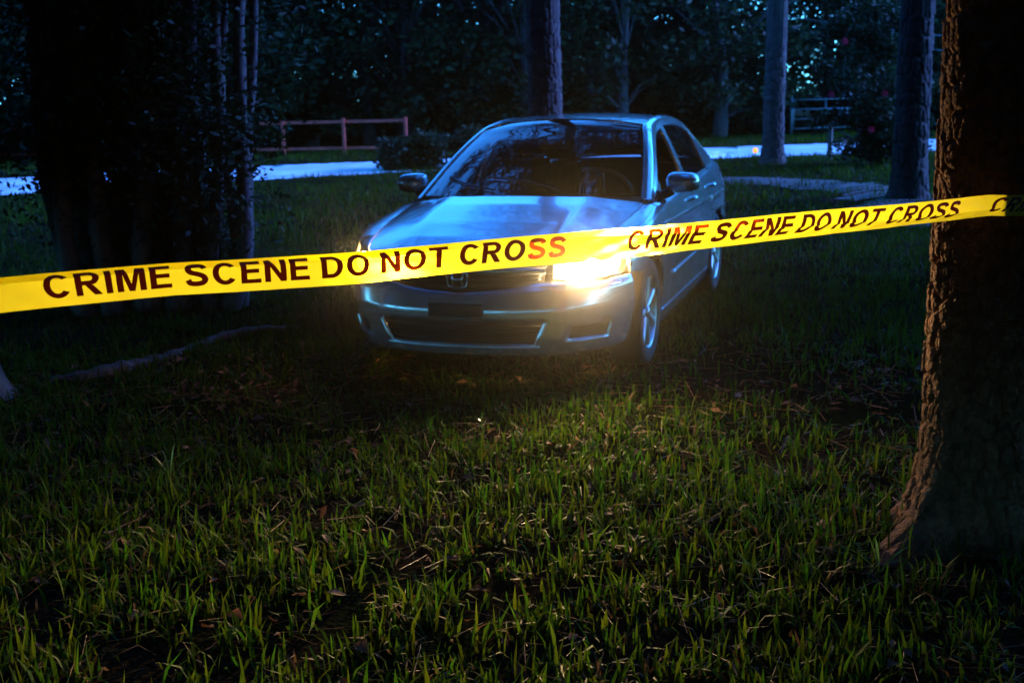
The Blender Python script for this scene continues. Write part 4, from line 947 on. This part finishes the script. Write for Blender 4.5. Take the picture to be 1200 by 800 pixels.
# ------------------------------------------------------------------ grass
grass_m = mat('grass_blade', (.06, .12, .03), .6, attr='tone', transl=.5, spec=.10)
def blades(n, xr, yr, length, width, seed, clump=.0, dry=.12, keep=None, flop=.55, dark=1.0):  # dark scales blade colour down, putting the shade of farther lawn into it
    r = np.random.default_rng(seed)
    if clump:
        nc = int(n / 14); cx, cy = r.uniform(*xr, nc), r.uniform(*yr, nc); k = r.integers(0, nc, n); x = cx[k] + r.normal(0, clump, n); y = cy[k] + r.normal(0, clump, n); ch = r.uniform(.6, 1.35, nc)[k]
    else: x, y = r.uniform(*xr, n), r.uniform(*yr, n); ch = np.ones(n)
    if keep is not None: q = keep(x, y, r); x, y, ch = x[q], y[q], ch[q]
    n = len(x); patch = smooth_noise(x * 1.7, y * 1.7, 21); L = length * ch * r.uniform(.45, 1.25, n) * (1 + .35 * np.clip(patch, -1, 1)); W = width * r.uniform(.6, 1.3, n)
    isdry = r.uniform(0, 1, n) < dry
    a = r.uniform(0, 2 * PI, n); tilt = np.abs(r.normal(0, flop, n)); tilt = np.where(isdry, r.uniform(.8, 1.5, n), np.clip(tilt, 0, 1.35)); b = a + r.normal(0, .5, n)
    d = np.stack([np.cos(a), np.sin(a), np.zeros(n)], 1); sdv = np.stack([-np.sin(b), np.cos(b), np.zeros(n)], 1); base = np.stack([x, y, gz(x, y) - .004], 1)
    def pt(u, tl): return base + (d * np.sin(tl)[:, None] + np.array([0, 0, 1.]) * np.cos(tl)[:, None]) * (L * u)[:, None]
    p1 = pt(.5, tilt * .6); p2 = pt(1.0, np.minimum(tilt, 1.45)); w2 = (sdv * W[:, None] / 2)
    V = np.stack([base - w2 * .8, base + w2 * .8, p1 - w2, p1 + w2, p2], 1).reshape(-1, 3); o = np.arange(n)[:, None] * 5
    F = np.concatenate([o + np.array([[0, 1, 3]]), o + np.array([[0, 3, 2]]), o + np.array([[2, 3, 4]])], 0)
    tone = r.uniform(.6, 1.35, n) * (1 + .25 * patch); g = np.stack([.031 * tone * r.uniform(.7, 2.0, n), .084 * tone, .004 * tone], 1); dr = np.stack([.13 * tone, .075 * tone, .03 * tone], 1)
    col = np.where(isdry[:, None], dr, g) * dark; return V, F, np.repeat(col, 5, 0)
def bare(x, y, r): return (smooth_noise(x * 1.1, y * 1.1, 33) + r.normal(0, .25, len(x))) > -.42
near = blades(80000, (-4.6, 4.6), (1.9, 7.4), .092, .0098, 101, clump=.05, keep=bare, dry=.12, flop=.85)
o = tag(link('lawn_grass', bulk_mesh('lawn_grass', near[0], near[1], grass_m, near[2])), 'short dark green lawn grass covering the yard', 'grass', kind='stuff')
mid = blades(90000, (-8.5, 8.5), (7.2, 13.5), .085, .007, 102, clump=.07, dark=.6, keep=lambda x, y, r: bare(x, y, r) & (np.abs(x) < y * .62))  # blades coloured darker in place of shade
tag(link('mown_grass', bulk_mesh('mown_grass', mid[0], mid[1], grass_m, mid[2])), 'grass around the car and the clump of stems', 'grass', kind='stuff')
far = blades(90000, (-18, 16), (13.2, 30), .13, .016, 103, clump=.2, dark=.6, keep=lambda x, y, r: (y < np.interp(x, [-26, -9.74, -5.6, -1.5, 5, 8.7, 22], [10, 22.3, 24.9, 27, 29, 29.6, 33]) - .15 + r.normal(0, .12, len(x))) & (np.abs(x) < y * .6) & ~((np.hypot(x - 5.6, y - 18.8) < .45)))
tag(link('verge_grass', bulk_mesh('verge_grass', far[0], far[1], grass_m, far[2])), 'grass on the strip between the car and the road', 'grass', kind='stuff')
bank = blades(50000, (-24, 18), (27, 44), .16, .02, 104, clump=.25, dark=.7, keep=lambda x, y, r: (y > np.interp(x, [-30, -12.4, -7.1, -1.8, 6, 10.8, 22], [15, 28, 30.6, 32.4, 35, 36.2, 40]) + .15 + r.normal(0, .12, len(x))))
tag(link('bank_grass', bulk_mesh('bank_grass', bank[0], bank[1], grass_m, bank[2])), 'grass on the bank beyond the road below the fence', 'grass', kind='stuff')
# fallen pine straw
def straw(n, seed):
    r = np.random.default_rng(seed); x, y = r.uniform(-3.5, 3.5, n), r.uniform(2.2, 7, n); a = r.uniform(0, 6.28, n); L = r.uniform(.08, .20, n); dz = r.uniform(-.15, .25, n); d = np.stack([np.cos(a), np.sin(a), dz], 1); c = np.stack([x, y, gz(x, y) + r.uniform(.01, .05, n)], 1); s = np.stack([-np.sin(a), np.cos(a), np.zeros(n)], 1) * .0011; up = np.array([0, 0, .0016])
    p0, p1 = c - d * L[:, None] / 2, c + d * L[:, None] / 2; V = np.stack([p0 - s, p0 + s, p0 + up, p1 - s, p1 + s, p1 + up], 1).reshape(-1, 3); o = np.arange(n)[:, None] * 6
    F = np.concatenate([o + np.array([q]) for q in ([0, 1, 4, 3], [1, 2, 5, 4], [2, 0, 3, 5])], 0); t = r.uniform(.6, 1.4, n); return V, F, np.repeat(np.stack([.20 * t, .085 * t, .03 * t], 1), 6, 0)
s_ = straw(1700, 8)
tag(link('pine_straw', bulk_mesh('pine_straw', s_[0], s_[1], mat('dry_needle', (.3, .17, .09), .5, attr='tone', spec=.4), s_[2])), 'brown fallen pine needles scattered through the grass', 'pine straw', kind='stuff')
def dead_leaves(n, seed):
    r = np.random.default_rng(seed); x, y = r.uniform(-3.6, 3.6, n), r.uniform(2.2, 7.5, n); a = r.uniform(0, 6.28, n); L = r.uniform(.018, .042, n)[:, None]; c = np.stack([x, y, gz(x, y) + r.uniform(.006, .035, n)], 1)
    d = np.stack([np.cos(a), np.sin(a), r.normal(0, .35, n)], 1) * L; sv = np.stack([-np.sin(a), np.cos(a), r.normal(0, .35, n)], 1) * L * .5; up = np.array([0, 0, 1.]) * L * r.uniform(.1, .45, n)[:, None]
    V = np.stack([c - d, c - sv + up, c + d, c + sv + up, c], 1).reshape(-1, 3); o = np.arange(n)[:, None] * 5; F = np.concatenate([o + np.array([q]) for q in ([0, 4, 1], [1, 4, 2], [2, 4, 3], [3, 4, 0])], 0)
    t = r.uniform(.5, 1.5, n); return V, F, np.repeat(np.stack([.16 * t, .07 * t, .03 * t], 1), 5, 0)
s_ = dead_leaves(900, 12)
tag(link('fallen_leaves', bulk_mesh('fallen_leaves', s_[0], s_[1], mat('dead_leaf', (.16, .08, .03), .7, attr='tone', transl=.25, spec=.2), s_[2])), 'small curled brown leaves lying between the grass blades', 'fallen leaves', kind='stuff')
# tuft of long blades by the trunk, and a tall weed
def long_tuft(base, specs, label):
    t = empty('grass_tuft', base); tag(t, label, 'grass')
    for a, L, h_, w_ in specs:
        pts = [np.array([math.cos(a) * L * u, math.sin(a) * L * u * .5, h_ * (1.7 * u - .75 * u * u)]) for u in np.linspace(0, 1, 9)]; v = []; f = []
        for i, q in enumerate(pts):
            ww = w_ * math.sin(PI * min(1, (i + 2) / 10.5)) ** .7 * (1 - (i / 8) ** 3) + .0004; sx = np.array([-math.sin(a), math.cos(a), .3]) * ww; v += [q - sx, q + np.array([0, 0, -.15 * ww]), q + sx]
        for i in range(8):
            for j in (0, 1): f.append((i * 3 + j, i * 3 + j + 1, i * 3 + j + 4, i * 3 + j + 3))
        mesh_obj('blade', v, f, mat('fresh_blade', (.10, .20, .035), .4, transl=.5), t)
g_ = on_ground(1030, 672); long_tuft((g_[0], g_[1], 0), [(2.9, .22, .10, .006), (3.3, .16, .12, .005), (2.5, .06, .15, .006), (1.9, .04, .13, .006), (3.0, .10, .09, .006), (.4, .12, .09, .005), (3.6, .2, .05, .004)], 'tuft of long arching grass blades at the foot of the taped trunk')
g_ = on_ground(200, 560); long_tuft((g_[0], g_[1], 0), [(1.0, .05, .16, .004), (2.2, .06, .13, .004), (.2, .12, .10, .004), (2.9, .10, .12, .004)], 'loose tuft of tall grass below the tape near the surface root')
wb = on_ground(566, 523); t = empty('tall_weed', (wb[0], wb[1], 0)); tag(t, 'single tall weed stalk with small leaves standing in the lawn', 'weed')
st = MB(); q = catmull([(0, 0, -.01), (.004, 0, .06), (-.004, 0, .12), (.002, 0, .17)], 14); st.tube(q, np.linspace(.003, .0012, 14), 6); st.build('stalk', MATS['fresh_blade'], t, smooth=True)
for i in range(2, 14, 1):
    a = i * 2.4; p = q[i]; d = np.array([math.cos(a), math.sin(a), .7]) * (.026 - .001 * i); sx = np.array([-math.sin(a), math.cos(a), 0]) * .006
    lf = MB(); lf.add([p, p + d * .5 + sx, p + d, p + d * .5 - sx], [(0, 1, 2, 3)]); lf.build('leaf', MATS['fresh_blade'], t)

# ------------------------------------------------------------------ thin haze added to give the headlamps a halo
hz = bpy.data.materials.new('halo_haze'); hz.use_nodes = True; t_ = hz.node_tree; t_.nodes.remove(t_.nodes['Principled BSDF'])
pv = t_.nodes.new('ShaderNodeVolumePrincipled'); pv.inputs['Color'].default_value = (.9, .9, .9, 1); pv.inputs['Density'].default_value = .0004; pv.inputs['Anisotropy'].default_value = .97
t_.links.new(pv.outputs[0], t_.nodes['Material Output'].inputs['Volume'])
hb = MB(); hb.box((-410, -410, -1.2), (410, 410, 34)); HZ = True
if HZ: tag(hb.build('haze', hz), 'thin haze added for the halo round the headlamps', 'haze', kind='stuff')
